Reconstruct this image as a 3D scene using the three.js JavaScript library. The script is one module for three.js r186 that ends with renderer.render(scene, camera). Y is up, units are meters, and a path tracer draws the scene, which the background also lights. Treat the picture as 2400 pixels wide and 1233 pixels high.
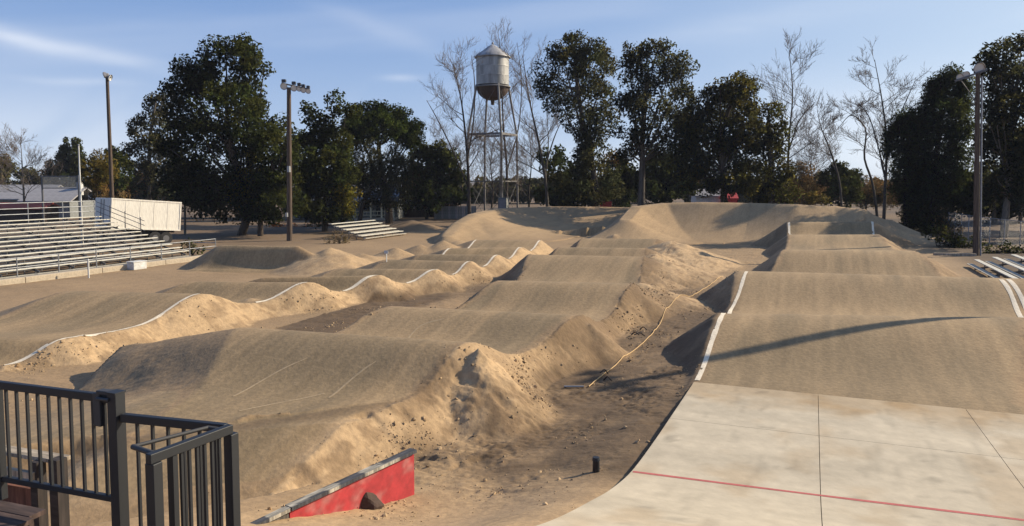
import * as THREE from 'three';
import { mergeGeometries } from 'three/addons/utils/BufferGeometryUtils.js';
import { RoundedBoxGeometry } from 'three/addons/geometries/RoundedBoxGeometry.js';

// ---------------------------------------------------------------- camera, sky, sun, exposure
// World: x runs across the track straights, -z runs along them; the camera stands on the start hill, turned left of the straights.
const EYE = 5.0, F = 1750, CX = 1200, CY = 547, YAW = 22 * Math.PI / 180, PITCH = 4 * Math.PI / 180;
const scene = new THREE.Scene();
const camera = new THREE.PerspectiveCamera(2 * Math.atan(616.5 / F) * 180 / Math.PI, 2400 / 1233, 0.1, 4000);
camera.setViewOffset(2400, 1233, 0, 616.5 - CY, 2400, 1233);
camera.position.set(0, EYE, 0);
camera.rotation.order = 'YXZ';
camera.rotation.set(-PITCH, YAW, 0);
const renderer = new THREE.WebGLRenderer();
renderer.toneMapping = THREE.LinearToneMapping;
renderer.toneMappingExposure = 1.3;
renderer.shadowMap.enabled = true;

const cps = Math.cos(YAW), sps = Math.sin(YAW);
const SUN_EL = 30 * Math.PI / 180, SUN_T = 0.766, SUN_S = 0.643;   // horizontal direction towards the sun, across and along the track
const sun = new THREE.DirectionalLight(new THREE.Color().setRGB(1, 0.87, 0.67), 5.0);
sun.position.set(SUN_T * Math.cos(SUN_EL) * 150 - 10, Math.sin(SUN_EL) * 150, -SUN_S * Math.cos(SUN_EL) * 150 - 40);
sun.target.position.set(-10, 0, -40);
sun.castShadow = true; sun.shadow.radius = 1.0;
Object.assign(sun.shadow.camera, { left: -90, right: 90, top: 90, bottom: -90, near: 1, far: 400 });
sun.shadow.mapSize.set(4096, 4096); sun.shadow.bias = -0.0005;
scene.add(sun, sun.target);

scene.fog = new THREE.FogExp2(col0(0.78, 0.85, 0.95), 0.00018);   // faint valley haze
function col0(r, g, b) { return new THREE.Color().setRGB(r, g, b); }

// ---------------------------------------------------------------- random, noise
let seed = 12345;
function rnd() { seed = (seed + 0x6D2B79F5) | 0; let t = Math.imul(seed ^ (seed >>> 15), 1 | seed); t = (t + Math.imul(t ^ (t >>> 7), 61 | t)) ^ t; return ((t ^ (t >>> 14)) >>> 0) / 4294967296; }
const rr = (a, b) => a + (b - a) * rnd();
const rg = () => (rnd() + rnd() + rnd() - 1.5) * 1.4;
const reseed = (n) => { seed = n * 7919 + 17; };
function hash(ix, iy) { let h = Math.imul(ix, 374761393) + Math.imul(iy, 668265263) | 0; h = Math.imul(h ^ (h >>> 13), 1274126177); return ((h ^ (h >>> 16)) >>> 0) / 4294967296; }
function vn(x, y) {
  const ix = Math.floor(x), iy = Math.floor(y), fx = x - ix, fy = y - iy, u = fx * fx * (3 - 2 * fx), v = fy * fy * (3 - 2 * fy);
  const a = hash(ix, iy), b = hash(ix + 1, iy), c = hash(ix, iy + 1), d = hash(ix + 1, iy + 1);
  return a + (b - a) * u + (c - a) * v + (a - b - c + d) * u * v;
}
function fbm(x, y, o = 4) { let s = 0, a = 0.5, n = 0; for (let i = 0; i < o; i++) { s += a * vn(x + i * 17.3, y - i * 9.1); n += a; a *= 0.5; x *= 2.03; y *= 2.03; } return s / n; }
const clamp = (x, a = 0, b = 1) => Math.min(b, Math.max(a, x));
const sst = (a, b, x) => { const k = clamp((x - a) / (b - a)); return k * k * (3 - 2 * k); };
const mix = (a, b, k) => a + (b - a) * k;

// ---------------------------------------------------------------- measuring: a pixel of the photograph at a depth, or on a height, as a place in the world
function ray(px, py) {
  const x = (px - CX) / F, y = -(py - CY) / F, c = Math.cos(PITCH), s = Math.sin(PITCH);
  const yy = y * c - s, zz = y * s + c;
  return [x / zz, yy / zz];
}
function at(px, py, D) { const [a, b] = ray(px, py), X = a * D; return new THREE.Vector3(X * cps - D * sps, EYE + b * D, -(X * sps + D * cps)); }
function onH(px, py, h) { const [, b] = ray(px, py); return at(px, py, (h - EYE) / b); }
const onTS = (px, py, h) => { const p = onH(px, py, h); return { t: p.x, s: -p.z }; };
const PXM = (D) => D / F;                                             // metres for one photograph pixel at depth D
const toRight = new THREE.Vector3(cps, 0, -sps), toAway = new THREE.Vector3(-sps, 0, -cps);

// ---------------------------------------------------------------- sky
{
  const W = 2048, H = 1024, data = new Float32Array(W * H * 4);
  const pixDir = (px, py) => { const [a, b] = ray(px, py); const v = new THREE.Vector3(a * cps - sps, b, -(a * sps + cps)).normalize(); return [Math.atan2(v.z, v.x), Math.asin(v.y)]; };
  const streaks = [[130, 108, 0.26, 0.014, -0.17, 0.26], [30, 92, 0.14, 0.024, -0.1, 0.12], [940, 184, 0.05, 0.006, 0.0, 0.3], [180, 192, 0.10, 0.006, 0.0, 0.18], [900, 75, 0.2, 0.02, -0.35, 0.1], [1750, 60, 0.3, 0.03, 0.1, 0.12]].map(([px, py, l, w, tilt, k]) => [...pixDir(px, py), l, w, tilt, k]);
  const sunAz = Math.atan2(-SUN_S, SUN_T);
  for (let j = 0; j < H; j++) {
    const el = ((j + 0.5) / H - 0.5) * Math.PI, e = Math.max(0, el), se = Math.sin(e);
    for (let i = 0; i < W; i++) {
      const az = ((i + 0.5) / W - 0.5) * 2 * Math.PI;
      let da = az - sunAz; da = Math.atan2(Math.sin(da), Math.cos(da));
      const cosSun = Math.cos(e) * Math.cos(SUN_EL) * Math.cos(da) + se * Math.sin(SUN_EL);
      const glow = Math.pow(Math.max(0, cosSun), 2.6);
      const k1 = Math.exp(-se / 0.15), k2 = Math.exp(-se / 0.30);
      let r = 0.04 + 0.15 * k2 + 0.28 * k1, g = 0.115 + 0.285 * k2 + 0.16 * k1, b = 0.34 + 0.42 * k2 - 0.09 * k1;
      r += glow * 0.46; g += glow * 0.46; b += glow * 0.32;
      let c = 0;
      for (const [ca, ce, l, w, tilt, k] of streaks) {
        let x = az - ca; x = Math.atan2(Math.sin(x), Math.cos(x)); const y = el - ce;
        if (Math.abs(x) > l * 1.5 || Math.abs(y) > 0.2) continue;
        const xr = x + y * tilt, yr = y - x * tilt + 0.008 * (fbm(az * 14, el * 14, 2) - 0.5);
        const f = Math.exp(-(xr * xr) / (l * l * 0.25)) * Math.exp(-(yr * yr) / (w * w * 0.35));
        c += k * f * (0.55 + 0.9 * fbm(az * 20 + el * 50, el * 160, 3));
      }
      const wisp = fbm(Math.cos(az) * 3 + 5, Math.sin(az) * 3 + el * 18, 4);
      c += 0.16 * sst(0.55, 0.85, wisp) * Math.exp(-e / 0.5);
      const bank = fbm(Math.cos(az) * 9, Math.sin(az) * 9 + el * 10, 4);
      c += (0.35 + 0.4 * glow) * sst(0.17, 0.0, e) * sst(0.36, 0.66, bank);
      c = clamp(c);
      r = mix(r, 0.80, c); g = mix(g, 0.82, c); b = mix(b, 0.86, c);
      if (el < 0) { const d = sst(0, -0.06, el); r = mix(r, 0.16, d); g = mix(g, 0.12, d); b = mix(b, 0.08, d); }
      const o = (j * W + i) * 4; data[o] = r; data[o + 1] = g; data[o + 2] = b; data[o + 3] = 1;
    }
  }
  const sky = new THREE.DataTexture(data, W, H, THREE.RGBAFormat, THREE.FloatType);
  sky.mapping = THREE.EquirectangularReflectionMapping; sky.magFilter = THREE.LinearFilter; sky.minFilter = THREE.LinearFilter; sky.wrapS = THREE.RepeatWrapping; sky.needsUpdate = true;
  scene.background = sky; scene.environment = sky;
}

// ---------------------------------------------------------------- textures and materials
function tileNoise(N, base, oct, sd, sx = 1, sy = 1) {                // repeating fractal noise
  const out = new Float32Array(N * N);
  let amp = 1, tot = 0, fx = base * sx, fy = base * sy;
  for (let o = 0; o < oct; o++) {
    for (let j = 0; j < N; j++) for (let i = 0; i < N; i++) {
      const x = i / N * fx, y = j / N * fy, ix = Math.floor(x), iy = Math.floor(y), u0 = x - ix, v0 = y - iy, u = u0 * u0 * (3 - 2 * u0), v = v0 * v0 * (3 - 2 * v0);
      const h = (a, b) => hash((a % fx) + sd * 131 + o * 57, (b % fy) + sd * 71);
      out[j * N + i] += amp * mix(mix(h(ix, iy), h(ix + 1, iy), u), mix(h(ix, iy + 1), h(ix + 1, iy + 1), u), v);
    }
    tot += amp; amp *= 0.6; fx *= 2; fy *= 2;
  }
  for (let i = 0; i < out.length; i++) out[i] /= tot;
  return out;
}
function grey(field, N, f, srgb) {
  const d = new Uint8Array(N * N * 4);
  for (let i = 0; i < N * N; i++) { const v = f(field[i], i % N, i / N | 0); const c = Array.isArray(v) ? v : [v, v, v]; for (let k = 0; k < 3; k++) d[i * 4 + k] = clamp(c[k]) * 255; d[i * 4 + 3] = 255; }
  const t = new THREE.DataTexture(d, N, N, THREE.RGBAFormat);
  t.wrapS = t.wrapT = THREE.RepeatWrapping; t.magFilter = THREE.LinearFilter; t.minFilter = THREE.LinearMipmapLinearFilter; t.generateMipmaps = true;
  if (srgb) t.colorSpace = THREE.SRGBColorSpace;
  t.needsUpdate = true; return t;
}
const soilField = tileNoise(512, 20, 5, 1), grainField = tileNoise(512, 8, 6, 2), woodField = tileNoise(512, 4, 6, 3, 8, 1), streakField = tileNoise(512, 4, 5, 4, 6, 1);
const soilMap = grey(soilField, 512, (v) => { const k = 0.88 + 0.24 * (v - 0.35); return [k, k * 0.985, k * 0.965]; }, true);
const soilBump = grey(soilField, 512, (v) => v);
const grainMap = grey(grainField, 512, (v) => 0.80 + 0.32 * (v - 0.3), true);
const woodMap = grey(woodField, 512, (v) => 0.62 + 0.7 * (v - 0.3), true);
const streakMap = grey(streakField, 512, (v) => 0.7 + 0.55 * (v - 0.3), true);
const concreteMap = grey(grainField, 512, (v) => 0.90 + 0.14 * (v - 0.35), true);
const trailerMap = grey(streakField, 512, (v) => 0.88 + 0.22 * (v - 0.35), true);
const col = (r, g, b) => new THREE.Color().setRGB(r, g, b);
const std = (r, g, b, rough = 0.9, extra = {}) => new THREE.MeshStandardMaterial({ color: col(r, g, b), roughness: rough, ...extra });
const vcol = (rough = 0.95, extra = {}) => new THREE.MeshStandardMaterial({ color: 0xffffff, vertexColors: true, roughness: rough, side: THREE.DoubleSide, ...extra });
const M = {
  soil: new THREE.MeshStandardMaterial({ color: 0xffffff, vertexColors: true, roughness: 1, map: soilMap, bumpMap: soilBump, bumpScale: 0.008 }),
  concrete: new THREE.MeshStandardMaterial({ color: 0xffffff, vertexColors: true, roughness: 0.9, map: concreteMap, bumpMap: soilBump, bumpScale: 0.003 }),
  black: std(0.015, 0.0165, 0.019, 0.55), blackWorn: std(0.045, 0.043, 0.042, 0.6),
  galv: std(0.42, 0.43, 0.44, 0.5, { metalness: 0.5, map: grainMap }), darkSteel: std(0.12, 0.12, 0.125, 0.6, { metalness: 0.4 }),
  alu: std(0.80, 0.75, 0.62, 0.7, { map: grainMap }), aluOld: std(0.6, 0.55, 0.44, 0.75, { map: grainMap }),
  pole: std(0.15, 0.105, 0.075, 0.95, { map: woodMap, bumpMap: woodMap, bumpScale: 0.01 }), poleGrey: std(0.2, 0.175, 0.145, 0.95, { map: woodMap }),
  plank: std(0.62, 0.50, 0.36, 0.9, { map: woodMap }), darkWood: std(0.06, 0.045, 0.038, 0.85, { map: woodMap }), deckWood: std(0.12, 0.075, 0.06, 0.9, { map: woodMap }), redWood: std(0.26, 0.11, 0.07, 0.9, { map: woodMap }),
  redPaint: std(0.58, 0.06, 0.062, 0.7, { map: grainMap, bumpMap: grainMap, bumpScale: 0.004 }), lamp: std(0.32, 0.30, 0.29, 0.45, { metalness: 0.4 }), lampGlass: std(0.6, 0.6, 0.58, 0.2), visor: std(0.03, 0.035, 0.05, 0.6),
  white: std(0.78, 0.77, 0.73, 0.7, { map: grainMap }), trailerWhite: std(0.88, 0.82, 0.70, 0.6, { map: trailerMap }),
  tyre: std(0.02, 0.02, 0.02, 0.9), curb: std(0.5, 0.43, 0.33, 0.95, { map: soilMap }), lime: std(0.86, 0.77, 0.61, 0.95, { map: soilMap }), redLine: std(0.52, 0.13, 0.12, 0.85, { map: soilMap }),
  bark: std(0.085, 0.062, 0.046, 0.95, { map: woodMap }), barkPale: std(0.24, 0.20, 0.155, 0.95, { map: woodMap }), barkGrey: std(0.13, 0.11, 0.09, 0.95, { map: woodMap }),
  tank: std(0.52, 0.50, 0.46, 0.55, { metalness: 0.3, map: streakMap }), tankRoof: std(0.5, 0.48, 0.46, 0.6, { metalness: 0.2, map: streakMap }), rust: std(0.11, 0.065, 0.045, 0.85, { map: streakMap }), towerSteel: std(0.3, 0.28, 0.26, 0.7, { map: streakMap }),
  roofGrey: std(0.42, 0.40, 0.40, 0.9, { map: grainMap }), wallGrey: std(0.3, 0.31, 0.30, 0.9, { map: grainMap }), wallBrown: std(0.10, 0.06, 0.045, 0.9, { map: woodMap }), glass: std(0.03, 0.035, 0.04, 0.15),
  cream: std(0.66, 0.58, 0.38, 0.8), orange: std(0.75, 0.2, 0.04, 0.6), cord: std(0.58, 0.38, 0.17, 0.8), rock: std(0.085, 0.055, 0.042, 0.95, { map: soilMap }), pvc: std(0.015, 0.016, 0.018, 0.45), wire: std(0.3, 0.3, 0.29, 0.6, { metalness: 0.4 }), red: std(0.45, 0.03, 0.03, 0.6),
  clod: std(0.42, 0.30, 0.175, 1), leaf: new THREE.MeshPhysicalMaterial({ color: 0xffffff, vertexColors: true, roughness: 1, side: THREE.DoubleSide, transmission: 0.52, thickness: 0 }), twig: std(0.16, 0.125, 0.1, 0.95),
};

// ---------------------------------------------------------------- object helpers
const taken = {};
function numbered(n) { const k = taken[n] = (taken[n] ?? -1) + 1; return k ? `${n}_${String(k).padStart(3, '0')}` : n; }
function tag(o, label, category, group, kind) { if (label) o.userData.label = label; if (category) o.userData.category = category; if (group) o.userData.group = group; if (kind) o.userData.kind = kind; return o; }
function thing(name, label, category, group) { const g = new THREE.Group(); g.name = numbered(name); scene.add(g); return tag(g, label, category, group); }
function part(name, geo, mat, parent, label) { const m = new THREE.Mesh(Array.isArray(geo) ? mergeGeometries(geo) : geo, mat); m.name = parent === scene ? numbered(name) : name; m.castShadow = m.receiveShadow = true; parent.add(m); if (label) m.userData.label = label; return m; }
function mesh(name, geo, mat, label, category, group, kind) { return tag(part(name, geo, mat, scene), label, category, group, kind); }
const V = (x, y, z) => new THREE.Vector3(x, y, z);
function boxUV(g, k = 1) {                                            // uv in metres by face direction
  const p = g.attributes.position, n = g.attributes.normal, uv = new Float32Array(p.count * 2);
  for (let i = 0; i < p.count; i++) {
    const ax = Math.abs(n.getX(i)), ay = Math.abs(n.getY(i)), az = Math.abs(n.getZ(i));
    const [a, b] = ax > ay && ax > az ? [p.getZ(i), p.getY(i)] : ay > az ? [p.getX(i), p.getZ(i)] : [p.getX(i), p.getY(i)];
    uv[i * 2] = a * k; uv[i * 2 + 1] = b * k;
  }
  g.setAttribute('uv', new THREE.BufferAttribute(uv, 2)); return g;
}
function bx(w, h, d, x = 0, y = 0, z = 0, r = 0) { const g = r ? new RoundedBoxGeometry(w, h, d, 1, r).toNonIndexed() : new THREE.BoxGeometry(w, h, d).toNonIndexed(); boxUV(g); g.translate(x, y, z); return g; }
const _m = new THREE.Matrix4();
function orient(g, a, b, up = V(0, 1, 0)) {                           // local z axis from a to b
  const z = b.clone().sub(a).normalize(), u = Math.abs(z.dot(up)) > 0.99 ? V(1, 0, 0) : up, x = u.clone().cross(z).normalize(), y = z.clone().cross(x);
  g.applyMatrix4(_m.makeBasis(x, y, z).setPosition(a.clone().add(b).multiplyScalar(0.5))); return g;
}
function beam(a, b, w, h, r = 0, up) { return orient(bx(w, h, a.distanceTo(b), 0, 0, 0, r), a, b, up); }
function tube(a, b, r1, r2 = r1, n = 8, caps = true) {
  const g = new THREE.CylinderGeometry(r2, r1, a.distanceTo(b), n, 1, !caps).toNonIndexed(); const uv = g.attributes.uv, L = a.distanceTo(b);
  for (let i = 0; i < uv.count; i++) uv.setXY(i, uv.getX(i) * 1, uv.getY(i) * L * 0.5);
  g.rotateX(Math.PI / 2); return orient(g, a, b);
}
function curveTube(pts, r, n = 40, sides = 5) { return new THREE.TubeGeometry(new THREE.CatmullRomCurve3(pts), n, r, sides).toNonIndexed(); }

// ---------------------------------------------------------------- terrain
const RAMP_L = -2.5, RAMP_R = 8.7, RAMP_END = 17.55;
function spline(tab) { return (x) => { if (x <= tab[0][0]) return tab[0][1]; for (let i = 1; i < tab.length; i++) if (x < tab[i][0]) { const [x0, y0] = tab[i - 1], [x1, y1] = tab[i], pm = tab[Math.max(0, i - 2)], pn = tab[Math.min(tab.length - 1, i + 1)]; const m0 = (y1 - pm[1]) / (x1 - pm[0]), m1 = (pn[1] - y0) / (pn[0] - x0), d = x1 - x0, k = (x - x0) / d, k2 = k * k, k3 = k2 * k; return (2 * k3 - 3 * k2 + 1) * y0 + (k3 - 2 * k2 + k) * d * m0 + (-2 * k3 + 3 * k2) * y1 + (k3 - k2) * d * m1; } return tab[tab.length - 1][1]; }; }
const rampH = spline([[-6, 3.4], [0, 3.4], [1.6, 3.2], [4, 2.5], [6.9, 1.53], [7.7, 1.29], [8.74, 1.02], [9.8, 0.76], [11.1, 0.54], [12.95, 0.43], [14.4, 0.385], [16, 0.34], [17.6, 0.305], [22, 0.25]]);
const sideH = spline([[-6, 2.4], [0, 2.3], [5, 1.35], [7.9, 0.56], [9.4, 0.16], [10.6, 0.03], [14, 0]]);

function straight(list) {                                             // rows: [pxL, pyL, pxR, pyR, height] or a number: the height of the hollow between
  const rows = [];
  for (const r of list) rows.push(Array.isArray(r) ? { L: onTS(r[0], r[1], r[4]), R: onTS(r[2], r[3], r[4]), h: r[4], c: r[4] } : { h: r, mid: true, f: 0.5 });
  rows.forEach((r, i) => { if (r.mid) { const a = rows[i - 1], b = rows[i + 1]; r.L = { t: mix(a.L.t, b.L.t, 0.5), s: mix(a.L.s, b.L.s, 0.5) }; r.R = { t: mix(a.R.t, b.R.t, 0.5), s: mix(a.R.s, b.R.s, 0.5) }; } });
  return rows;
}
function evalStraight(rows, t, s) {                                   // [height on the lane, distance outside (- left, + right), distance past an end]
  let w = 0.5, i = 0, k = 0, past = 0, tl, tr;
  for (let it = 0; it < 3; it++) {
    const S = (r) => mix(r.L.s, r.R.s, w); past = 0;
    if (s <= S(rows[0])) { i = 0; k = 0; past = S(rows[0]) - s; }
    else if (s >= S(rows[rows.length - 1])) { i = rows.length - 2; k = 1; past = s - S(rows[rows.length - 1]); }
    else { i = 0; while (s > S(rows[i + 1])) i++; k = (s - S(rows[i])) / (S(rows[i + 1]) - S(rows[i])); }
    tl = mix(rows[i].L.t, rows[i + 1].L.t, k); tr = mix(rows[i].R.t, rows[i + 1].R.t, k); w = clamp((t - tl) / (tr - tl));
  }
  let e = (1 - Math.cos(Math.PI * k)) / 2; e = rows[i + 1].h > rows[i].h ? Math.pow(e, 1.35) : 1 - Math.pow(1 - e, 1.35);   // crests crisper than hollows
  return [mix(rows[i].h, rows[i + 1].h, e), t < tl ? t - tl : t > tr ? t - tr : 0, past, Math.min(t - tl, tr - t)];
}
const FIRST = straight([[1625, 897, 2400, 935, 0.285], [1682, 741, 2400, 748, 1.05], 0.25, [1728, 636, 2400, 655, 1.15], 0.1, [1838, 587, 2145, 590, 1.2], 0.75, [1850, 550, 2060, 550, 1.25], 0.95, [1845, 520, 2048, 519, 1.9]]);
const MIDDLE = straight([[300, 1030, 800, 990, 0.70], [430, 950, 940, 940, 0.74], [560, 770, 1085, 806, 1.45], 0.72, [905, 720, 1345, 742, 1.15], 0.5, [1165, 660, 1478, 667, 1.15], 0.38, [1240, 597, 1508, 602, 1.2], 0.7, [1312, 580, 1512, 582, 1.2], 0.5, [1365, 558, 1540, 560, 1.15]]);
const LEFT = straight([[-330, 870, 12, 858, 0.15], [-220, 800, 155, 794, 0.62], [-90, 765, 300, 771, 0.52], [160, 682, 465, 690, 1.1], 0.5, [455, 660, 720, 662, 1.0], 0.48, [615, 652, 885, 645, 1.0], 0.5, [790, 630, 1020, 632, 0.95], 0.5, [905, 608, 1100, 613, 0.95], 0.5, [985, 596, 1165, 598, 0.95], 0.5, [1050, 583, 1220, 580, 0.95], 0.5, [1115, 562, 1268, 563, 0.95]]);
const JUMP = straight([[440, 632, 640, 634, 0.1], [520, 574, 700, 577, 1.35]]);
const TABLE = straight([[1285, 550, 1420, 552, 0.1], [1305, 530, 1430, 530, 0.95]]);
const LANES = [[FIRST, 0.75, 0.6], [MIDDLE, 0.8, 0.62], [LEFT, 0.3, 0.72], [JUMP, 0.5, 0.5], [TABLE, 0.3, 0.6]];
const ridgePts = (l) => l.map(([px, py, h]) => ({ ...onTS(px, py, h), h }));
const BERM_A = { p: ridgePts([[1440, 548, 0.5], [1466, 514, 1.8], [1492, 484, 2.75], [1560, 476, 3.0], [1640, 474, 3.1], [1760, 476, 3.05], [1860, 479, 3.0], [1950, 483, 2.85], [2015, 491, 2.6], [2075, 515, 1.75], [2130, 545, 0.8]]), wi: 8.5, wo: 3.8 };
const BERM_B = { p: ridgePts([[1045, 553, 0.6], [1075, 522, 1.4], [1110, 502, 2.0], [1165, 489, 2.25], [1230, 486, 2.2], [1310, 484, 2.2], [1400, 485, 2.15], [1475, 486, 2.1], [1570, 487, 2.0]]), wi: 11.0, wo: 3.4 };
function evalRidge(R, t, s) {
  let h = 0;
  for (let i = 0; i + 1 < R.p.length; i++) {
    const a = R.p[i], b = R.p[i + 1], dx = b.t - a.t, ds = b.s - a.s, L2 = dx * dx + ds * ds, k = clamp(((t - a.t) * dx + (s - a.s) * ds) / L2);
    const ex = t - a.t - dx * k, es = s - a.s - ds * k, d = Math.hypot(ex, es), bh = mix(a.h, b.h, k);
    const side = (dx * (s - a.s) - ds * (t - a.t)) / Math.sqrt(L2) / Math.max(1e-6, d), inner = sst(0.75, -0.75, side);
    const w = Math.max(0.3, mix(R.wo * Math.min(1, bh / 2), R.wi * Math.min(1, bh / 2.2), inner)), x = d / w;
    if (x >= 1) continue;
    const crown = Math.min(0.4, 0.5 / w), y = Math.max(0, x - crown) / (1 - crown);
    h = Math.max(h, bh * Math.pow(1 - y, mix(1.25, 1.9, inner)));
  }
  return h;
}
const mound = (px, py, h, rt, rs, sand = 1) => ({ ...onTS(px, py, h), h, rt, rs, sand });
const MOUNDS = [
  mound(1122, 808, 1.5, 1.8, 1.9), mound(1385, 746, 1.08, 1.25, 1.3), mound(1575, 560, 1.5, 4.5, 6), mound(1530, 590, 1.3, 4, 4), mound(1500, 655, 1.0, 3, 3),
  mound(775, 576, 1.35, 3.6, 3.6, 0.7), mound(850, 590, 0.8, 3, 3, 0.7), mound(925, 576, 1.0, 2.6, 2.4, 0.4), mound(985, 568, 0.9, 2.2, 2, 0.4), mound(1040, 560, 1.1, 2.5, 2.5, 0.4),
  mound(965, 513, 1.05, 4.5, 3.5, 0), mound(850, 512, 0.9, 4.5, 3, 0), mound(1440, 545, 0.9, 1.6, 1.6), mound(1075, 560, 0.7, 2, 2, 0.5),
  mound(590, 690, 0.75, 1.4, 1.4), mound(800, 660, 0.75, 1.4, 1.4), mound(960, 642, 0.7, 1.4, 1.4),
];
const smax = (a, b, k) => { const h = clamp(0.5 + 0.5 * (a - b) / k); return mix(b, a, h) + k * h * (1 - h); };

function terrain(t, s) {
  let h = 0.05 * (fbm(t * 0.25, s * 0.25, 3) - 0.5), track = 0, sand = 0, damp = 0, rough = 0.35;
  // start hill beside and under the ramp
  if (s < 22) {
    const hs = sideH(s), hr = rampH(s);
    let hh;
    if (t < RAMP_L) { const k = sst(3.2, 0.0, RAMP_L - t - 0.15); hh = mix(hs, hr - 0.13, k * k); }
    else if (t > RAMP_R) hh = Math.max(hs, hr - 0.1 - 0.5 * (t - RAMP_R));
    else hh = hr - 0.16;
    if (t < -7.4) hh -= (-7.4 - t) * 0.55;
    if (s < RAMP_END || t < RAMP_L || t > RAMP_R) h = Math.max(h, hh);
    if (t < RAMP_L && t > -6.8 && s < 12) { sand = Math.max(sand, 0.5 * sst(12, 10, s)); }
  }
  // platform of the near turn
  {
    const q = Math.max(0, 12.4 - s), lip = t + 7.45 + 0.86 * q + 0.03 * q * q + 0.5 * (fbm(s * 1.3, 3.3, 3) - 0.5);   // > 0: outside, towards the red wall
    const e = Math.max(0, lip), back = Math.max(0, s - 12.5);
    const hp = 0.73 - 0.64 * sst(-11.5, -15.5, t) + 0.06 * (fbm(t * 0.4, s * 0.4, 2) - 0.5) - 0.12 * sst(0, 0.25, e) - 0.55 * e - back * 0.25;
    if (lip <= 0.1 && s < 14.5 && t > -17) track = Math.max(track, sst(0.1, -0.3, lip + 0.5 * (fbm(t * 2.2, s * 2.2, 3) - 0.5)) * sst(15.5, 13.5, s) * sst(-16, -13, t));
    if (lip > -0.2 && lip < 2.6 && s < 14) { sand = Math.max(sand, 0.85 * sst(-0.1, 0.5, lip) * sst(2.6, 1.7, lip)); rough = 1.25; damp = Math.max(damp, 0.6 * sst(0.0, 0.2, lip) * sst(0.9, 0.3, lip)); }
    h = smax(h, hp, 0.12);
  }
  let laneIn = 0;
  for (let n = 0; n < LANES.length; n++) {
    const [rows, sl, sr] = LANES[n], [hl, out, past, inside] = evalStraight(rows, t, s);
    if (Math.abs(out) > 4 || past > 6) continue;
    let lane = hl;
    const o = Math.abs(out);
    let slope = out < 0 ? sl : sr;
    if (n === 1 && out < 0) slope = mix(0.2, 0.8, sst(14, 19, s));
    if (n === 1 && out > 0) slope = mix(mix(0.75, 1.0, sst(15, 18, s)), 0.40, sst(24, 31, s));
    const wob = out !== 0 ? 0.25 * (fbm(t * 0.9 + n * 7, s * 0.9, 3) - 0.5) * Math.min(1, o) : 0;
    lane -= slope * Math.max(0, o - 0.06) * (1 + wob) + (n === 3 || n === 4 ? 0.45 : n === 1 ? 0.3 : n === 0 && s < 22 ? 0.015 : 0.42) * past;
    if (lane > h - 0.2) {
      const was = h; h = o > 0 || past > 0 ? smax(h, lane, 0.1) : Math.max(h, lane);
      if (lane > was - 0.02) {
        const inn = (out === 0 ? 1 : 0) * (past > 1.5 ? 0 : 1);
        if (inn) { const edge = sst(0.0, 0.35, inside + 0.35 * (fbm(t * 2, s * 2, 3) - 0.45)); track = Math.max(track, edge); laneIn = Math.max(laneIn, edge); if (n === 0 || n === 1) sand *= 1 - edge; rough = mix(rough, 0.05, edge); }
        else if (n === 2 && out > 0) { sand = Math.max(sand, 1); track *= 1 - sst(0, 0.2, o); rough = 0.7; }
        else if (n === 1 && out > 0) { const k = sst(0.45, 0.62, fbm(t * 0.7 + 3, s * 0.35, 3)); sand = Math.max(sand, 0.35 + 0.5 * k); damp = Math.max(damp, 0.75 * sst(1.3, 0.2, o + 0.8 * (fbm(t, s, 3) - 0.5)) * sst(17.5, 19, s)); track *= 1 - sst(0, 0.2, o); rough = 1; }
        else if (n === 1) { const k = sst(17, 19.5, s + 2 * (fbm(t * 0.9, s * 0.9, 3) - 0.5)); damp = Math.max(damp, 0.5 * k * sst(0.35, 0.6, fbm(t * 0.8 + 50, s * 0.8, 3))); rough = mix(0.3, 1, k); track *= 1 - sst(0, 0.2, o); }
        else if (n === 0) { damp = Math.max(damp, 0.45 * sst(0.42, 0.62, fbm(t * 0.9 + 2, s * 0.9, 4))); rough = 0.8; track *= 1 - sst(0, 0.2, o); }
      }
    }
  }
  for (const R of [BERM_A, BERM_B]) { const b = evalRidge(R, t, s); if (b > 0.02) { if (b > h) { const k = sst(0, 0.4, b); track = mix(track, R === BERM_A ? 0.55 : 0.6, k * (1 - laneIn)); sand = mix(sand, 0.45, k * (1 - laneIn)); rough = mix(rough, 0.25, k); } h = smax(h, b, 0.25); } }
  for (const m of MOUNDS) {
    const dx = (t - m.t) / m.rt, ds = (s - m.s) / m.rs, d2 = dx * dx + ds * ds;
    if (d2 < 1) { const d = Math.sqrt(d2), hm = m.h * (1 - d) * (1 + 0.16 * (fbm(t * 1.7, s * 1.7, 3) - 0.5)) - 0.1; if (hm > h - 0.05) { sand = Math.max(sand, m.sand * sst(h - 0.05, h + 0.06, hm)); if (m.sand > 0.9) damp *= 1 - 0.8 * sst(h - 0.05, h + 0.06, hm); track *= 1 - sst(h - 0.05, h + 0.05, hm); rough = Math.max(rough, 0.6); } h = smax(h, hm, 0.12); }
  }
  // bare infield between the lanes
  if (s > 10.5 && s < 60 && t > -17 && t < 0.5 && (t > -8 || s > 17.5)) { const k = (1 - laneIn) * sst(0.6, 0.15, h); damp = Math.max(damp, k * sst(0.25, 0.6, fbm(t * 0.45 + 20, s * 0.3, 4)) * sst(10.2, 12.5, s) * sst(44, 28, s)); rough = Math.max(rough, k * 0.9); }
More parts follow.
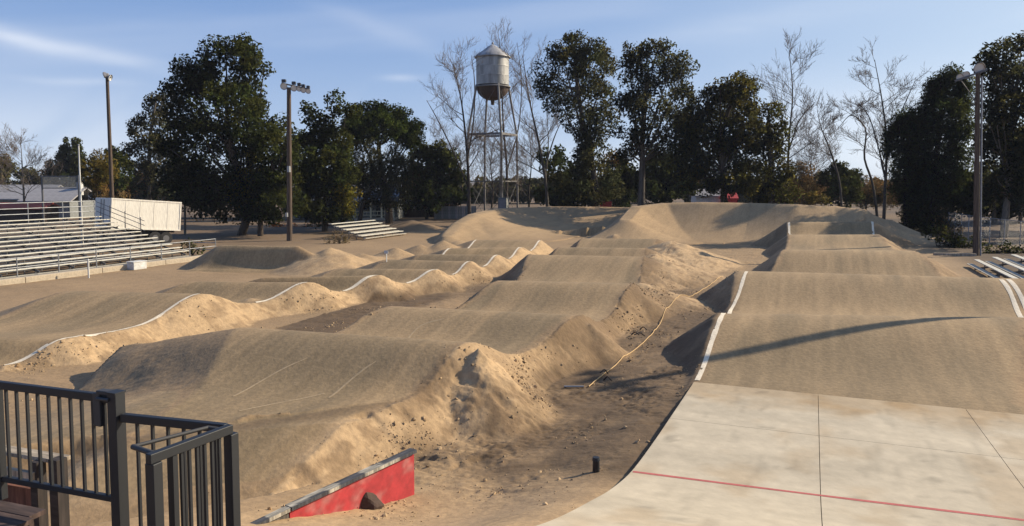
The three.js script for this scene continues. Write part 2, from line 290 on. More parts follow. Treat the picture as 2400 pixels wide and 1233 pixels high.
  if (s > 9.8 && s < 34 && t > -7 && t < RAMP_L) { const k = (1 - laneIn) * sst(10.3, 11.7, s + 1.6 * (fbm(t * 0.8, s * 0.8, 3) - 0.5)) * sst(34, 26, s) * sst(-6.2, -5.2, t + 1.6 * (fbm(t * 1.2 + 8, s * 1.2, 3) - 0.5)); damp = Math.max(damp, 0.9 * k * (0.55 + 0.45 * sst(0.3, 0.55, fbm(t * 1.3, s * 0.9 + 60, 4)))); rough = Math.max(rough, k); }
  // surface relief
  const roughK = rough * (1 - 0.9 * laneIn) * (s > 90 || t < -60 || t > 40 ? 0 : 1);
  if (roughK > 0.05 && s < 60) {
    const crumb = 1 - Math.abs(2 * vn(t * 5.2 + 31, s * 5.2) - 1), crumb2 = 1 - Math.abs(2 * vn(t * 9.7, s * 9.7 + 13) - 1), patchy = sst(0.35, 0.65, fbm(t * 0.9 + 77, s * 0.9, 3));
    h += roughK * (0.10 * (fbm(t * 1.3, s * 1.3, 3) - 0.5) + (0.3 + 0.7 * patchy) * (0.05 * (fbm(t * 4.6, s * 4.6, 3) - 0.5) - 0.03 * crumb * crumb * patchy + 0.03 * crumb2 + 0.022 * (hash(Math.round(t * 22), Math.round(s * 22)) - 0.5)));
    if (sand > 0.5) { const rill = vn(t * 0.8 + 3 * fbm(t, s, 2), s * 3.2); h -= 0.05 * sst(0.62, 0.9, rill) * roughK; }
  }
  if (laneIn > 0) h += laneIn * (0.018 * (fbm(t * 1.1, s * 0.8, 3) - 0.5) + 0.006 * (vn(t * 9, s * 0.7) - 0.5));
  return [h, track, clamp(sand), clamp(damp), rough];
}
function spread(fine0, fine1, d, lo, lo1, hi1, hi, gl, gh) {          // fine in the middle, growing slowly to lo1 and hi1, fast beyond
  const l = []; for (let x = fine0; x <= fine1; x += d) l.push(x);
  let st = d, x = fine1; while (x < hi) { st *= x < hi1 ? gh : 1.22; x += st; l.push(x); }
  st = d; x = fine0; const m = []; while (x > lo) { st *= x > lo1 ? gl : 1.22; x -= st; m.push(x); }
  return [...m.reverse(), ...l];
}
const finer = (A, a, b) => A.flatMap((x, i) => (x > a && x < b ? [x, (x + A[i + 1]) / 2] : [x]));
const AX = finer(spread(-21, 6, 0.085, -2200, -45, 20, 2200, 1.016, 1.03), -9.5, -3), AS = finer(spread(8, 26, 0.08, -1500, 2, 88, 3200, 1.03, 1.0062), 8.2, 19);
const NX = AX.length, NS = AS.length, GH = new Float32Array(NX * NS), GM = new Float32Array(NX * NS * 4);
{
  const pos = new Float32Array(NX * NS * 3), uv = new Float32Array(NX * NS * 2), cl = new Float32Array(NX * NS * 3), idx = new Uint32Array((NX - 1) * (NS - 1) * 6);
  const trackC = [0.328, 0.231, 0.126], trackG = [0.244, 0.178, 0.100], sandC = [0.46, 0.322, 0.182], dampC = [0.118, 0.076, 0.041], dirtC = [0.305, 0.208, 0.114], farC = [0.185, 0.124, 0.070], litterShade = [0.075, 0.048, 0.028];  // last tone: brown leaf litter with tree shade painted into it
  for (let j = 0; j < NS; j++) for (let i = 0; i < NX; i++) {
    const t = AX[i], s = AS[j], n = j * NX + i, far = t < -75 || t > 60 || s > 120 || s < -30;
    const [h, tr, sa, da, ro] = far ? [-0.02, 0, 0, 0, 0] : terrain(t, s);
    GH[n] = h; GM.set([tr, sa, da, ro], n * 4);
    pos.set([t, h, -s], n * 3); uv.set([t / 1.3, s / 1.3], n * 2);
    const c1 = fbm(t * 0.35, s * 0.35, 4), c2 = fbm(t * 2.2 + 40, s * 2.2, 3), st = fbm(t * 5.0, s * 0.45, 3), pat = 0.6 * fbm(t * 0.55 + 11, s * 0.16 + 5, 3) + 0.4 * fbm(t * 1.6 + 3, s * 0.12, 3);
    const c = [0, 0, 0];
    for (let k = 0; k < 3; k++) {
      let v = mix(dirtC[k], farC[k], sst(66, 84, s) + (t < -33 ? sst(-33, -40, t) : 0) > 1 ? 1 : clamp(sst(66, 84, s) + sst(-33, -40, t) + sst(7.5, 10, t) * sst(24, 30, s)));  // far ground, its mounds and the right side darkened partly for tree shade
      v = mix(v, litterShade[k], (0.25 + 0.75 * sst(0.42, 0.58, fbm(t * 0.12 + 4, s * 0.12, 4))) * clamp(sst(78, 88, s) + sst(-44, -52, t) + 0.85 * sst(7.5, 11, t) * sst(26, 34, s)));  // patchy leaf litter, its colour also carrying the shade of the trees
      v = mix(v, mix(trackC[k], trackG[k], sst(0.38, 0.62, pat)), tr);
      v = mix(v, sandC[k], sa); v = mix(v, dampC[k], da);
      v *= mix(0.80 + 0.42 * (0.6 * c1 + 0.4 * c2), 0.94 + 0.12 * c1, tr);
      v *= mix(1, 0.80 + 0.40 * st, tr);
      if (sa > 0.2) v = mix(v, dampC[k] * 1.5, 0.6 * sa * sst(0.50, 0.64, fbm(t * 3.1 + 5, s * 3.1, 4)) * (0.4 + 0.6 * ro));
      c[k] = v * (t > -3 && s > 17 ? 1.17 : 1.12);
    }
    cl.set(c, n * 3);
  }
  let q = 0;
  for (let j = 0; j + 1 < NS; j++) for (let i = 0; i + 1 < NX; i++) { const a = j * NX + i, b = a + 1, d = a + NX, e = d + 1; idx[q++] = a; idx[q++] = b; idx[q++] = e; idx[q++] = a; idx[q++] = e; idx[q++] = d; }
  const g = new THREE.BufferGeometry();
  g.setAttribute('position', new THREE.BufferAttribute(pos, 3)); g.setAttribute('uv', new THREE.BufferAttribute(uv, 2)); g.setAttribute('color', new THREE.BufferAttribute(cl, 3)); g.setIndex(new THREE.BufferAttribute(idx, 1)); g.computeVertexNormals();
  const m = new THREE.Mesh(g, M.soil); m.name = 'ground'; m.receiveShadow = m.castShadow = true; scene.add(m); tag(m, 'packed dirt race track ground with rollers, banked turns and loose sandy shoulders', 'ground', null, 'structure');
}
function cell(A, x) { let lo = 0, hi = A.length - 2; while (lo < hi) { const m = (lo + hi + 1) >> 1; if (A[m] <= x) lo = m; else hi = m - 1; } return lo; }
function groundH(t, s) {
  const i = cell(AX, t), j = cell(AS, s), u = clamp((t - AX[i]) / (AX[i + 1] - AX[i])), v = clamp((s - AS[j]) / (AS[j + 1] - AS[j]));
  const a = GH[j * NX + i], b = GH[j * NX + i + 1], d = GH[(j + 1) * NX + i], e = GH[(j + 1) * NX + i + 1];
  return u > v ? a + (b - a) * u + (e - b) * v : a + (e - d) * u + (d - a) * v;
}
const gp = (t, s, up = 0) => V(t, groundH(t, s) + up, -s);
const drop = (p, up = 0) => gp(p.x, -p.z, up);
function onG(px, py, up = 0) { let d = 3, st = 0.05, p; for (; d < 140; d += st) { p = at(px, py, d); if (p.y <= groundH(p.x, -p.z)) break; st = 0.03 + d * 0.002; } return drop(p, up); }   // where the line of sight meets the ground
function foot(px, D) { const p = at(px, 500, D); return drop(p); }     // a point of the ground below that pixel column at depth D

// ---------------------------------------------------------------- concrete ramp, one slab for each bay
{
  const ramp = new THREE.Group(); ramp.name = 'concrete_ramp'; scene.add(ramp); tag(ramp, 'pale concrete start ramp curving down to the first dirt roller', 'ramp', null, 'structure');
  const ts = [RAMP_L, 0.2, 3.02, 5.86, RAMP_R], ss = [-5, 1.2, 4.8, 14.4, RAMP_END], gap = 0.005;
  for (let a = 0; a + 1 < ts.length; a++) for (let b = 0; b + 1 < ss.length; b++) {
    const t0 = ts[a] + gap, t1 = ts[a + 1] - gap, s0 = ss[b] + gap, s1 = ss[b + 1] - gap, nx = 30, ns = Math.max(6, Math.round((s1 - s0) / 0.12)), P = [], C = [], U = [], I = [];
    for (let j = 0; j <= ns; j++) for (let i = 0; i <= nx; i++) {
      const t = mix(t0, t1, i / nx); let s = mix(s0, s1, j / ns);
      if (b === 3) s -= (j / ns) * 0.25 * (0.5 + 0.09 * (RAMP_R - t)) * 0;
      P.push(t, rampH(s), -s); U.push(t / 1.7, s / 1.7);
      const n1 = fbm(t * 0.7 + 4, s * 1.4, 4), n2 = fbm(t * 3, s * 6, 4), n3 = fbm(t * 0.5 + 30, s * 0.9 + 7, 4), dust = sst(0.5, 0.72, fbm(t * 1.1 + 60, s * 0.8, 4)) * 0.5 + 0.8 * sst(15.6, 17.3, s + 1.6 * (fbm(t * 1.5, s * 1.5, 3) - 0.5));
      const scuff = sst(0.62, 0.74, fbm(t * 6 + 9, s * 0.8 + 3, 4)), k = (0.86 + 0.10 * n1 + 0.08 * (n2 - 0.5)) * (1 - 0.10 * sst(0.5, 0.7, n3)) * (1 - 0.13 * scuff) * (1 - 0.25 * sst(0.72, 0.80, fbm(t * 2.2 + 88, s * 2.2, 4)));
      C.push(mix(0.655, 0.51, dust) * k, mix(0.555, 0.37, dust) * k, mix(0.40, 0.215, dust) * k);
    }
    for (let j = 0; j < ns; j++) for (let i = 0; i < nx; i++) { const p = j * (nx + 1) + i; I.push(p, p + 1, p + nx + 2, p, p + nx + 2, p + nx + 1); }
    const ring = []; for (let i = 0; i <= nx; i++) ring.push(i); for (let j = 1; j <= ns; j++) ring.push(j * (nx + 1) + nx); for (let i = nx - 1; i >= 0; i--) ring.push(ns * (nx + 1) + i); for (let j = ns - 1; j > 0; j--) ring.push(j * (nx + 1));
    const base = P.length / 3;                                         // side walls of the slab
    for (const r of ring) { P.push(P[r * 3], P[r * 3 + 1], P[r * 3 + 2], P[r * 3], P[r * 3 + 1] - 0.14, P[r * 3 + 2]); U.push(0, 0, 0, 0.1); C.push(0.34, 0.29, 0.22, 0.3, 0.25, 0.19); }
    for (let q = 0; q < ring.length; q++) { const a0 = base + q * 2, a1 = base + ((q + 1) % ring.length) * 2; I.push(a0, a0 + 1, a1, a1, a0 + 1, a1 + 1); }
    const g = new THREE.BufferGeometry(); g.setAttribute('position', new THREE.Float32BufferAttribute(P, 3)); g.setAttribute('uv', new THREE.Float32BufferAttribute(U, 2)); g.setAttribute('color', new THREE.Float32BufferAttribute(C, 3)); g.setIndex(I); g.computeVertexNormals();
    part('slab', g, M.concrete, ramp);
  }
}
function ribbon(pts, w, lift, onRamp) {                                // a strip of paint or lime that follows the ground
  const c = new THREE.CatmullRomCurve3(pts.map(([t, s]) => V(t, 0, -s))), L = c.getLength(), n = Math.ceil(L / 0.12), P = [], U = [], I = [];
  for (let i = 0; i <= n; i++) {
    const p = c.getPointAt(i / n), d = c.getTangentAt(i / n), nx = -d.z, nz = d.x, ww = (w / 2) * (0.85 + 0.3 * vn(i * 0.23, w * 50 + pts[0][0]));
    for (const k of [-1, 0, 1]) { const x = p.x + nx * ww * k, z = p.z + nz * ww * k; P.push(x, (onRamp ? rampH(-z) : groundH(x, -z)) + lift * (k ? 0.6 : 1), z); U.push(k * w * 0.5, i * 0.12); }
  }
  for (let i = 0; i < n; i++) for (const k of [0, 1]) { if (!onRamp && vn(i * 0.31 + pts[0][1], k * 3.7) < 0.13) continue; const a = i * 3 + k; I.push(a, a + 1, a + 4, a, a + 4, a + 3); }
  const g = new THREE.BufferGeometry(); g.setAttribute('position', new THREE.Float32BufferAttribute(P, 3)); g.setAttribute('uv', new THREE.Float32BufferAttribute(U, 2)); g.setIndex(I); g.computeVertexNormals(); return g;
}
{
  const edge = (rows, side, a, b, off) => rows.slice(a, b).map((r) => [r[side].t + off, r[side].s]);
  mesh('start_line', ribbon([[RAMP_L + 0.03, 11.08], [0, 11.25], [3, 11.5], [6, 11.7], [RAMP_R - 0.05, 11.9]], 0.085, 0.005, true), M.redLine, 'thin red painted line across the pale concrete ramp', 'line', null, 'structure');
  const lime = (name, pts, w, label) => mesh(name, ribbon(pts, w, 0.014), M.lime, label, 'line', null, 'structure');
  lime('edge_line', [onTS(1634, 888, 0.32), onTS(1664, 815, 0.6), onTS(1692, 741, 1.05), onTS(1714, 708, 0.55), onTS(1734, 668, 0.9), onTS(1750, 637, 1.15)].map((q) => [q.t, q.s]), 0.13, 'white line along the left edge of the first straight');
  lime('edge_line', edge(FIRST, 'L', 7, 10, 0.12), 0.15, 'white line on the far left edge of the first straight');
  lime('edge_line', [onTS(2346, 655, 1.15), onTS(2372, 690, 0.8), onTS(2405, 732, 0.6)].map((p) => [p.t, p.s]), 0.17, 'inner of two white lines at the right edge of the first straight');
  lime('edge_line', [onTS(2363, 655, 1.15), onTS(2392, 690, 0.8), onTS(2425, 725, 0.6)].map((p) => [p.t, p.s]), 0.17, 'outer of two white lines at the right edge of the first straight');
  lime('edge_line', edge(FIRST, 'R', 7, 10, -0.12), 0.15, 'white line on the far right edge of the first straight');
  const faces = [[0, 3, 'nearest long'], [4, 5, 'second'], [6, 7, 'third'], [8, 9, 'fourth'], [10, 11, 'fifth'], [12, 13, 'sixth'], [14, 15, 'seventh'], [16, 17, 'farthest']];
  for (const [a, b, w] of faces) {
    const R = LEFT.slice(a, b + 1).map((r) => [r.R.t - 0.06, r.R.s]); if (b >= LEFT.length) continue;
    const l = R[R.length - 1], p = R[R.length - 2]; R.push([l[0] + (l[0] - p[0]) * 0.12, l[1] + (l[1] - p[1]) * 0.12]);
    lime('edge_line', R, a ? 0.11 : 0.12, `${w} white line climbing a roller on the right edge of the left straight`);
  }
  lime('edge_line', edge(LEFT, 'L', 13, LEFT.length, 0.05), 0.11, 'white line on the far left edge of the left straight');
}
// tyre marks pressed into the packed dirt of the middle and first straights
{
  const dust = std(0.43, 0.325, 0.20, 1, { map: soilMap });
  const mark = (label, l) => mesh('tyre_track', ribbon(l.map(([x, y]) => { const p = onG(x, y); return [p.x, -p.z]; }), 0.045, 0.008), dust, label, 'track mark', null, 'structure');
  mark('pale tyre line on the near face of the middle straight', [[545, 930], [610, 895], [660, 868], [720, 842]]);
  mark('second pale tyre line on the near face of the middle straight', [[770, 935], [815, 900], [850, 872], [880, 850]]);
  mark('pale tyre line crossing the near turn', [[560, 965], [660, 945], [760, 925]]);
  mark('pale tyre line on the second face of the middle straight', [[900, 790], [985, 765], [1040, 748]]);
}
// loose clods on the rough ground
{
  reseed(5);
  const g = new THREE.IcosahedronGeometry(1, 0), p = g.attributes.position; for (let i = 0; i < p.count; i++) { const k = 0.75 + 0.5 * hash(Math.round(p.getX(i) * 50), Math.round(p.getY(i) * 50 + p.getZ(i) * 31)); p.setXYZ(i, p.getX(i) * k, p.getY(i) * k * 0.8, p.getZ(i) * k); } g.computeVertexNormals();
  const list = [], o = new THREE.Object3D();
  const drops = [[560, 1100, 900, 420], [1060, 980, 300, 160], [1430, 760, 220, 120], [830, 755, 170, 60], [1500, 700, 220, 120], [1300, 1050, 500, 260], [150, 880, 420, 90]];
  let tries = 0;
  while (list.length < 9000 && tries++ < 400000) {
    let t, s; if (rnd() < 0.55) { t = rr(-22, 0); s = rr(8, 34); } else { const d = drops[rnd() * drops.length | 0], q = onH(d[0] + rg() * d[2] * 0.5, d[1] + rg() * d[3] * 0.5, 0.15); t = q.x; s = -q.z; }
    if (!(s > 7 && s < 45 && t > -24 && t < 1)) continue;
    const i = cell(AX, t), j = cell(AS, s), n = (j * NX + i) * 4, ro = GM[n + 3] * (1 - GM[n]);
    if (t > RAMP_L - 0.05 && s < RAMP_END + 0.1) continue;
    if (t < -9 && s < 17 && t > -16) continue;
    if (rnd() > ro * (0.04 + 0.96 * sst(0.48, 0.68, fbm(t * 0.9, s * 0.9, 4))) * (1 - 0.75 * GM[n + 2])) continue;
    const r = 0.006 + 0.035 * Math.pow(rnd(), 12) + 0.012 * rnd() * rnd();
    o.position.copy(gp(t, s, r * 0.25)); o.rotation.set(rr(0, 6), rr(0, 6), rr(0, 6)); o.scale.set(r * rr(0.8, 1.4), r * rr(0.6, 1), r * rr(0.8, 1.3)); o.updateMatrix(); list.push(o.matrix.clone());
  }
  const im = new THREE.InstancedMesh(g, M.clod, list.length); const c = new THREE.Color(); list.forEach((m, i) => { im.setMatrixAt(i, m); const k = rr(0.45, 1.2); im.setColorAt(i, c.setRGB(k, k * 0.97, k * 0.93)); });
  im.name = 'dirt_clods'; im.castShadow = im.receiveShadow = true; scene.add(im); tag(im, 'loose clods and crumbs of dirt strewn over the rough shoulders', 'clods', null, 'stuff');
}

// ---------------------------------------------------------------- black metal gate and railing on the start hill
{
  const k1 = 3.42, k2 = 3.29, post = 0.088, bar = 0.02;
  const A0 = at(-40, 905, 5.9), A1 = at(272, 940, 5.44); A0.y = k1; A1.y = k1;
  const gate = thing('metal_gate', 'black metal gate of thin upright bars with latch', 'gate');
  const up = (p, y) => V(p.x, y, p.z), lerp = (a, b, k) => a.clone().lerp(b, k), yb = 2.62;
  part('top_rail', beam(up(A0, k1 - 0.035), up(lerp(A0, A1, 0.955), k1 - 0.035), 0.045, 0.062, 0.006), M.black, gate);
  part('bottom_rail', beam(up(A0, yb), up(lerp(A0, A1, 0.955), yb), 0.04, 0.045, 0.005), M.black, gate);
  for (let i = 0; i < 12; i++) { const p = lerp(A0, A1, 0.02 + i * 0.0815); if (i !== 1) part('bar', beam(up(p, yb + 0.02), up(p, k1 - 0.07), bar, bar), M.black, gate); }
  const sp = lerp(A0, A1, 0.115); part('stile', beam(up(sp, 2.45), up(sp, k1 - 0.07), 0.055, 0.055, 0.004), M.black, gate);
  const lp = lerp(A0, A1, 0.885); const la = part('latch', [beam(up(lp, k1 - 0.25), up(lp, k1 + 0.005), 0.065, 0.075, 0.008), beam(up(lp, k1 + 0.012), up(lerp(A0, A1, 0.97), k1 + 0.012), 0.07, 0.03, 0.008)], M.blackWorn, gate);
  part('bolt', tube(up(lerp(A0, A1, 0.89), k1 - 0.03).addScaledVector(toAway, -0.05), up(lerp(A0, A1, 0.975), k1 - 0.03).addScaledVector(toAway, -0.05), 0.014), M.blackWorn, la);
  const gp0 = mesh('gate_post', [beam(up(A1, 2.1), up(A1, k1 + 0.015), post, post, 0.006), bx(0.096, 0.012, 0.096, A1.x, k1 + 0.02, A1.z)], M.black, 'thick black square metal post between the gate and the lower railing', 'post');
  const rail = thing('metal_railing', 'black metal railing meeting in a corner beside the gate', 'railing');
  const B0 = at(287, 982, 5.42), B1 = at(541, 1012, 5.17), C1 = at(360, 1084, 4.62); B0.y = B1.y = C1.y = k2;
  part('top_rail', beam(up(B0, k2 - 0.035), up(lerp(B0, B1, 0.96), k2 - 0.035), 0.05, 0.062, 0.006), M.black, rail);
  part('top_rail', beam(up(lerp(B1, C1, 0.0), k2 - 0.035), up(C1, k2 - 0.035).add(lerp(B1, C1, 1).sub(B1).normalize().multiplyScalar(0.04)), 0.052, 0.065, 0.006), M.black, rail);
  part('corner_post', beam(up(B1, 2.1), up(B1, k2 - 0.068), 0.074, 0.074, 0.006), M.black, rail);
  part('end_post', beam(up(C1, 2.0), up(C1, k2 - 0.068), 0.074, 0.074, 0.006), M.black, rail);
  for (let i = 0; i < 6; i++) { const p = lerp(B0, B1, 0.14 + i * 0.145); part('bar', beam(up(p, 2.3), up(p, k2 - 0.07), bar, bar), M.black, rail); }
  for (let i = 0; i < 7; i++) { const p = lerp(B1, C1, 0.17 + i * 0.1); part('bar', beam(up(p, 2.2), up(p, k2 - 0.07), i === 6 ? 0.04 : bar, i === 6 ? 0.04 : bar), M.black, rail); }
  part('bottom_rail', beam(up(B0, 2.36), up(B1, 2.36), 0.04, 0.045), M.black, rail); part('bottom_rail', beam(up(B1, 2.3), up(C1, 2.3), 0.04, 0.045), M.black, rail);
  const E0 = at(312, 1074, 4.74), E1 = at(488, 1013, 5.12); E0.y = E1.y = k2 - 0.01;
  part('handrail', [tube(E0, E1, 0.014), tube(E0, lerp(C1, B1, 0.02).setY(k2 - 0.02), 0.018)], M.blackWorn, rail, 'worn thin handrail beside the top rail');
  part('handrail', tube(E1, lerp(B1, C1, 0.08).setY(k2 - 0.03), 0.014), M.blackWorn, rail);
  // timber landing under the gate and timber barrier behind it
  const deck = thing('timber_landing', 'dark brown timber landing below the black gate', 'deck');
  for (let i = 0; i < 7; i++) { const a = A0.clone().lerp(A1, -0.3 + 0).addScaledVector(toAway, -0.05 - i * 0.15), b = A0.clone().lerp(A1, 0.42).addScaledVector(toAway, -0.05 - i * 0.15); a.y = b.y = 2.40 - (i % 2) * 0.004; part('board', beam(a, b, 0.14, 0.04, 0.004), M.deckWood, deck); }
  for (const k of [-0.25, 0.38]) for (const q of [0.15, 0.9]) { const a = A0.clone().lerp(A1, k).addScaledVector(toAway, -q); part('leg', beam(V(a.x, groundH(a.x, -a.z) - 0.1, a.z), V(a.x, 2.37, a.z), 0.09, 0.09), M.deckWood, deck); }
  const bar2 = thing('timber_barrier', 'dark wooden posts carrying weathered pale planks behind the gate', 'barrier');
  const P0 = at(88, 1080, 7.0), P1 = at(135, 1074, 6.9), far = at(-120, 1108, 7.4);
  for (const [p, w, hh] of [[P0, 0.1, 0], [P1, 0.115, 0]]) part('post', beam(V(p.x, groundH(p.x, -p.z) - 0.2, p.z), V(p.x, p.y + hh, p.z), w, w, 0.006), M.darkWood, bar2);
  const h0 = P0.y;
  part('plank', beam(V(P1.x, h0 + 0.01, P1.z).addScaledVector(toAway, 0.1), V(far.x, h0 - 0.02, far.z).addScaledVector(toAway, 0.15), 0.15, 0.04, 0.004), M.plank, bar2);
  part('plank', beam(V(P0.x, h0 - 0.16, P0.z).addScaledVector(toAway, -0.06), V(far.x, h0 - 0.16, far.z).addScaledVector(toAway, -0.05), 0.05, 0.14, 0.004), M.plank, bar2);
  part('plank', beam(V(P0.x, h0 - 0.46, P0.z).addScaledVector(toAway, 0.05), V(far.x, h0 - 0.46, far.z).addScaledVector(toAway, 0.05), 0.04, 0.3, 0.004), M.redWood, bar2, 'reddish brown board');
}
// ---------------------------------------------------------------- red wall, rock, pipe, cord
{
  const w = thing('red_wall', 'low red painted retaining wall with a weathered grey timber cap', 'wall');
  const top = 0.80, R = onH(968, 1052, top), L = onH(676, 1186, top), E = onH(545, 1248, top), fwd = R.clone().sub(L).setY(0).normalize(), out = V(fwd.z, 0, -fwd.x);   // out: to the left of the wall
  const face = new THREE.Shape(); const len = R.distanceTo(L); face.moveTo(0, 0.02); face.lineTo(len, -0.25); face.lineTo(len, 0.745); face.lineTo(0, 0.745);
  const n = 1, redM = new THREE.MeshStandardMaterial({ color: 0xffffff, vertexColors: true, roughness: 0.75, map: grainMap });
  for (let i = 0; i < n; i++) {
    const a = L.clone().lerp(R, i / n + (i ? 0.003 : 0)), b = L.clone().lerp(R, (i + 1) / n), y0 = Math.min(groundH(a.x, -a.z), groundH(b.x, -b.z)) - 0.3;
    const g = new THREE.BoxGeometry(0.045, 0.75 - y0, a.distanceTo(b) - 0.006, 1, 40, 100).toNonIndexed(); boxUV(g); orient(g, V(a.x, (0.75 + y0) / 2, a.z), V(b.x, (0.75 + y0) / 2, b.z)); { const q = g.attributes.position, c = []; for (let v = 0; v < q.count; v++) { const m = sst(0.44, 0.68, fbm(q.getX(v) * 3 + q.getZ(v) * 3.3, q.getY(v) * 3.6 + 9, 4)), f2 = 0.85 + 0.3 * fbm(q.getZ(v) * 14, q.getY(v) * 14, 3); c.push(mix(0.56, 0.60, m) * f2, mix(0.045, 0.19, m) * f2, mix(0.05, 0.17, m) * f2); } g.setAttribute('color', new THREE.Float32BufferAttribute(c, 3)); part('panel', g, redM, w); }
  }
  const capM = new THREE.MeshStandardMaterial({ color: 0xffffff, vertexColors: true, roughness: 0.9, map: woodMap });
  const cap = (a, b, name, wdt) => { const g = new THREE.BoxGeometry(wdt, 0.05, a.distanceTo(b), 4, 1, 60).toNonIndexed(); boxUV(g); const p = g.attributes.position, c = []; for (let i = 0; i < p.count; i++) { const k = fbm(p.getX(i) * 12 + 3, p.getZ(i) * 4, 4), q = sst(0.47, 0.56, k); c.push(mix(0.10, 0.60, q), mix(0.10, 0.54, q), mix(0.11, 0.43, q)); } g.setAttribute('color', new THREE.Float32BufferAttribute(c, 3)); orient(g, a, b); part(name, g, capM, w); };
  cap(V(L.x, top - 0.027, L.z), V(R.x, top - 0.027, R.z).addScaledVector(fwd, 0.01), 'cap_board', 0.14);
  cap(V(E.x, top - 0.04, E.z), V(L.x, top - 0.034, L.z).addScaledVector(fwd, -0.01), 'cap_board', 0.11);
  { const y0 = groundH(E.x, -E.z) - 0.3; part('sill', beam(V(E.x, top - 0.2, E.z), V(L.x, top - 0.2, L.z).addScaledVector(fwd, -0.02), 0.05, 0.24), M.poleGrey, w); part('end_plate', beam(V(L.x, 0.3, L.z).addScaledVector(fwd, -0.006), V(L.x, 0.74, L.z).addScaledVector(fwd, -0.006), 0.06, 0.02), M.darkWood, w); }
  const rk = new THREE.IcosahedronGeometry(0.17, 3), p = rk.attributes.position; for (let i = 0; i < p.count; i++) { const v = V(p.getX(i), p.getY(i), p.getZ(i)).normalize(); let k = 1.25; for (const [x, y, z, d] of [[0.5, 0.8, 0.2, 0.62], [-0.6, 0.6, 0.5, 0.7], [0.9, -0.1, 0.4, 0.95], [-0.9, 0.1, -0.3, 0.9], [0.1, 0.3, 0.95, 0.66], [0, 1, -0.3, 0.7], [0.2, -0.6, 0.7, 0.75], [0.3, 0.2, -0.9, 0.7]]) { const c = (v.x * x + v.y * y + v.z * z) / Math.hypot(x, y, z); if (c > 0.1) k = Math.min(k, d / c); } k += 0.06 * (fbm(v.x * 5 + 4, v.y * 5 + v.z * 4, 3) - 0.5); p.setXYZ(i, v.x * k * 0.17 * 1.25, v.y * k * 0.17 * 1.15, v.z * k * 0.17); } rk.computeVertexNormals(); rk.rotateZ(-0.25); rk.rotateY(0.3);
  const rp = onG(860, 1190, 0.075); rk.translate(rp.x, rp.y, rp.z); mesh('rock', rk, M.rock, 'dark brown rock lying against the red wall', 'rock');
  const pp = onG(1397, 1107);
  const pipe = thing('pipe_stub', 'short black capped pipe standing in the dirt beside the ramp', 'pipe'); pipe.position.copy(pp);
  part('pipe', new THREE.CylinderGeometry(0.055, 0.058, 0.30, 18).translate(0, 0.05, 0), M.pvc, pipe); part('cap', new THREE.CylinderGeometry(0.054, 0.066, 0.05, 18).translate(0, 0.215, 0), M.pvc, pipe);
  const cpts = [[1380, 905, 0.05], [1450, 852, 0.05], [1525, 788, 0.05], [1568, 733, 0.05], [1630, 688, 0.1], [1695, 648, 0.1]].map(([x, y, h]) => drop(onH(x, y, h * 0.6), 0.03));
  const cplan = new THREE.CatmullRomCurve3(cpts), cline = []; for (let i = 0; i <= 90; i++) { const q = cplan.getPoint(i / 90); let top = 0; for (let w = -3; w <= 3; w++) { const z = cplan.getPoint(clamp((i + w * 0.8) / 90)); top += groundH(z.x, -z.z) / 7; } cline.push(V(q.x, Math.max(top, groundH(q.x, -q.z)) + 0.03, q.z)); }
  mesh('orange_cord', curveTube(cline, 0.014, 300, 5), M.cord, 'faded orange cord running along the foot of the first straight', 'cord');
  const q0 = onG(1322, 911, 0.03), q1 = onG(1368, 911, 0.03); mesh('loose_pipe', tube(q0, q1, 0.025, 0.025, 8), M.galv, 'short bright metal pipe lying in the dark dirt', 'pipe');
  // splintered bits of wood in the infield
  reseed(77);
  for (const [px, py, where] of [[1425, 880, 'near the bright loose pipe'], [1415, 895, 'nearest the bright loose pipe'], [1500, 775, 'beside the bend of the orange cord'], [1512, 790, 'right at the bend of the orange cord'], [1480, 788, 'just left of the orange cord']]) { const a = onG(px, py, 0.03), ang = rr(0, 3), L2 = rr(0.2, 0.45); mesh('dead_branch', curveTube([a, V(a.x + Math.cos(ang) * L2 * 0.5, a.y + 0.12, a.z + Math.sin(ang) * L2 * 0.5), V(a.x + Math.cos(ang) * L2, a.y + 0.06, a.z + Math.sin(ang) * L2)], 0.018, 10, 5), M.bark, `short dark broken branch in the dirt ${where}`, 'branch', 'broken branches in the infield'); }
}
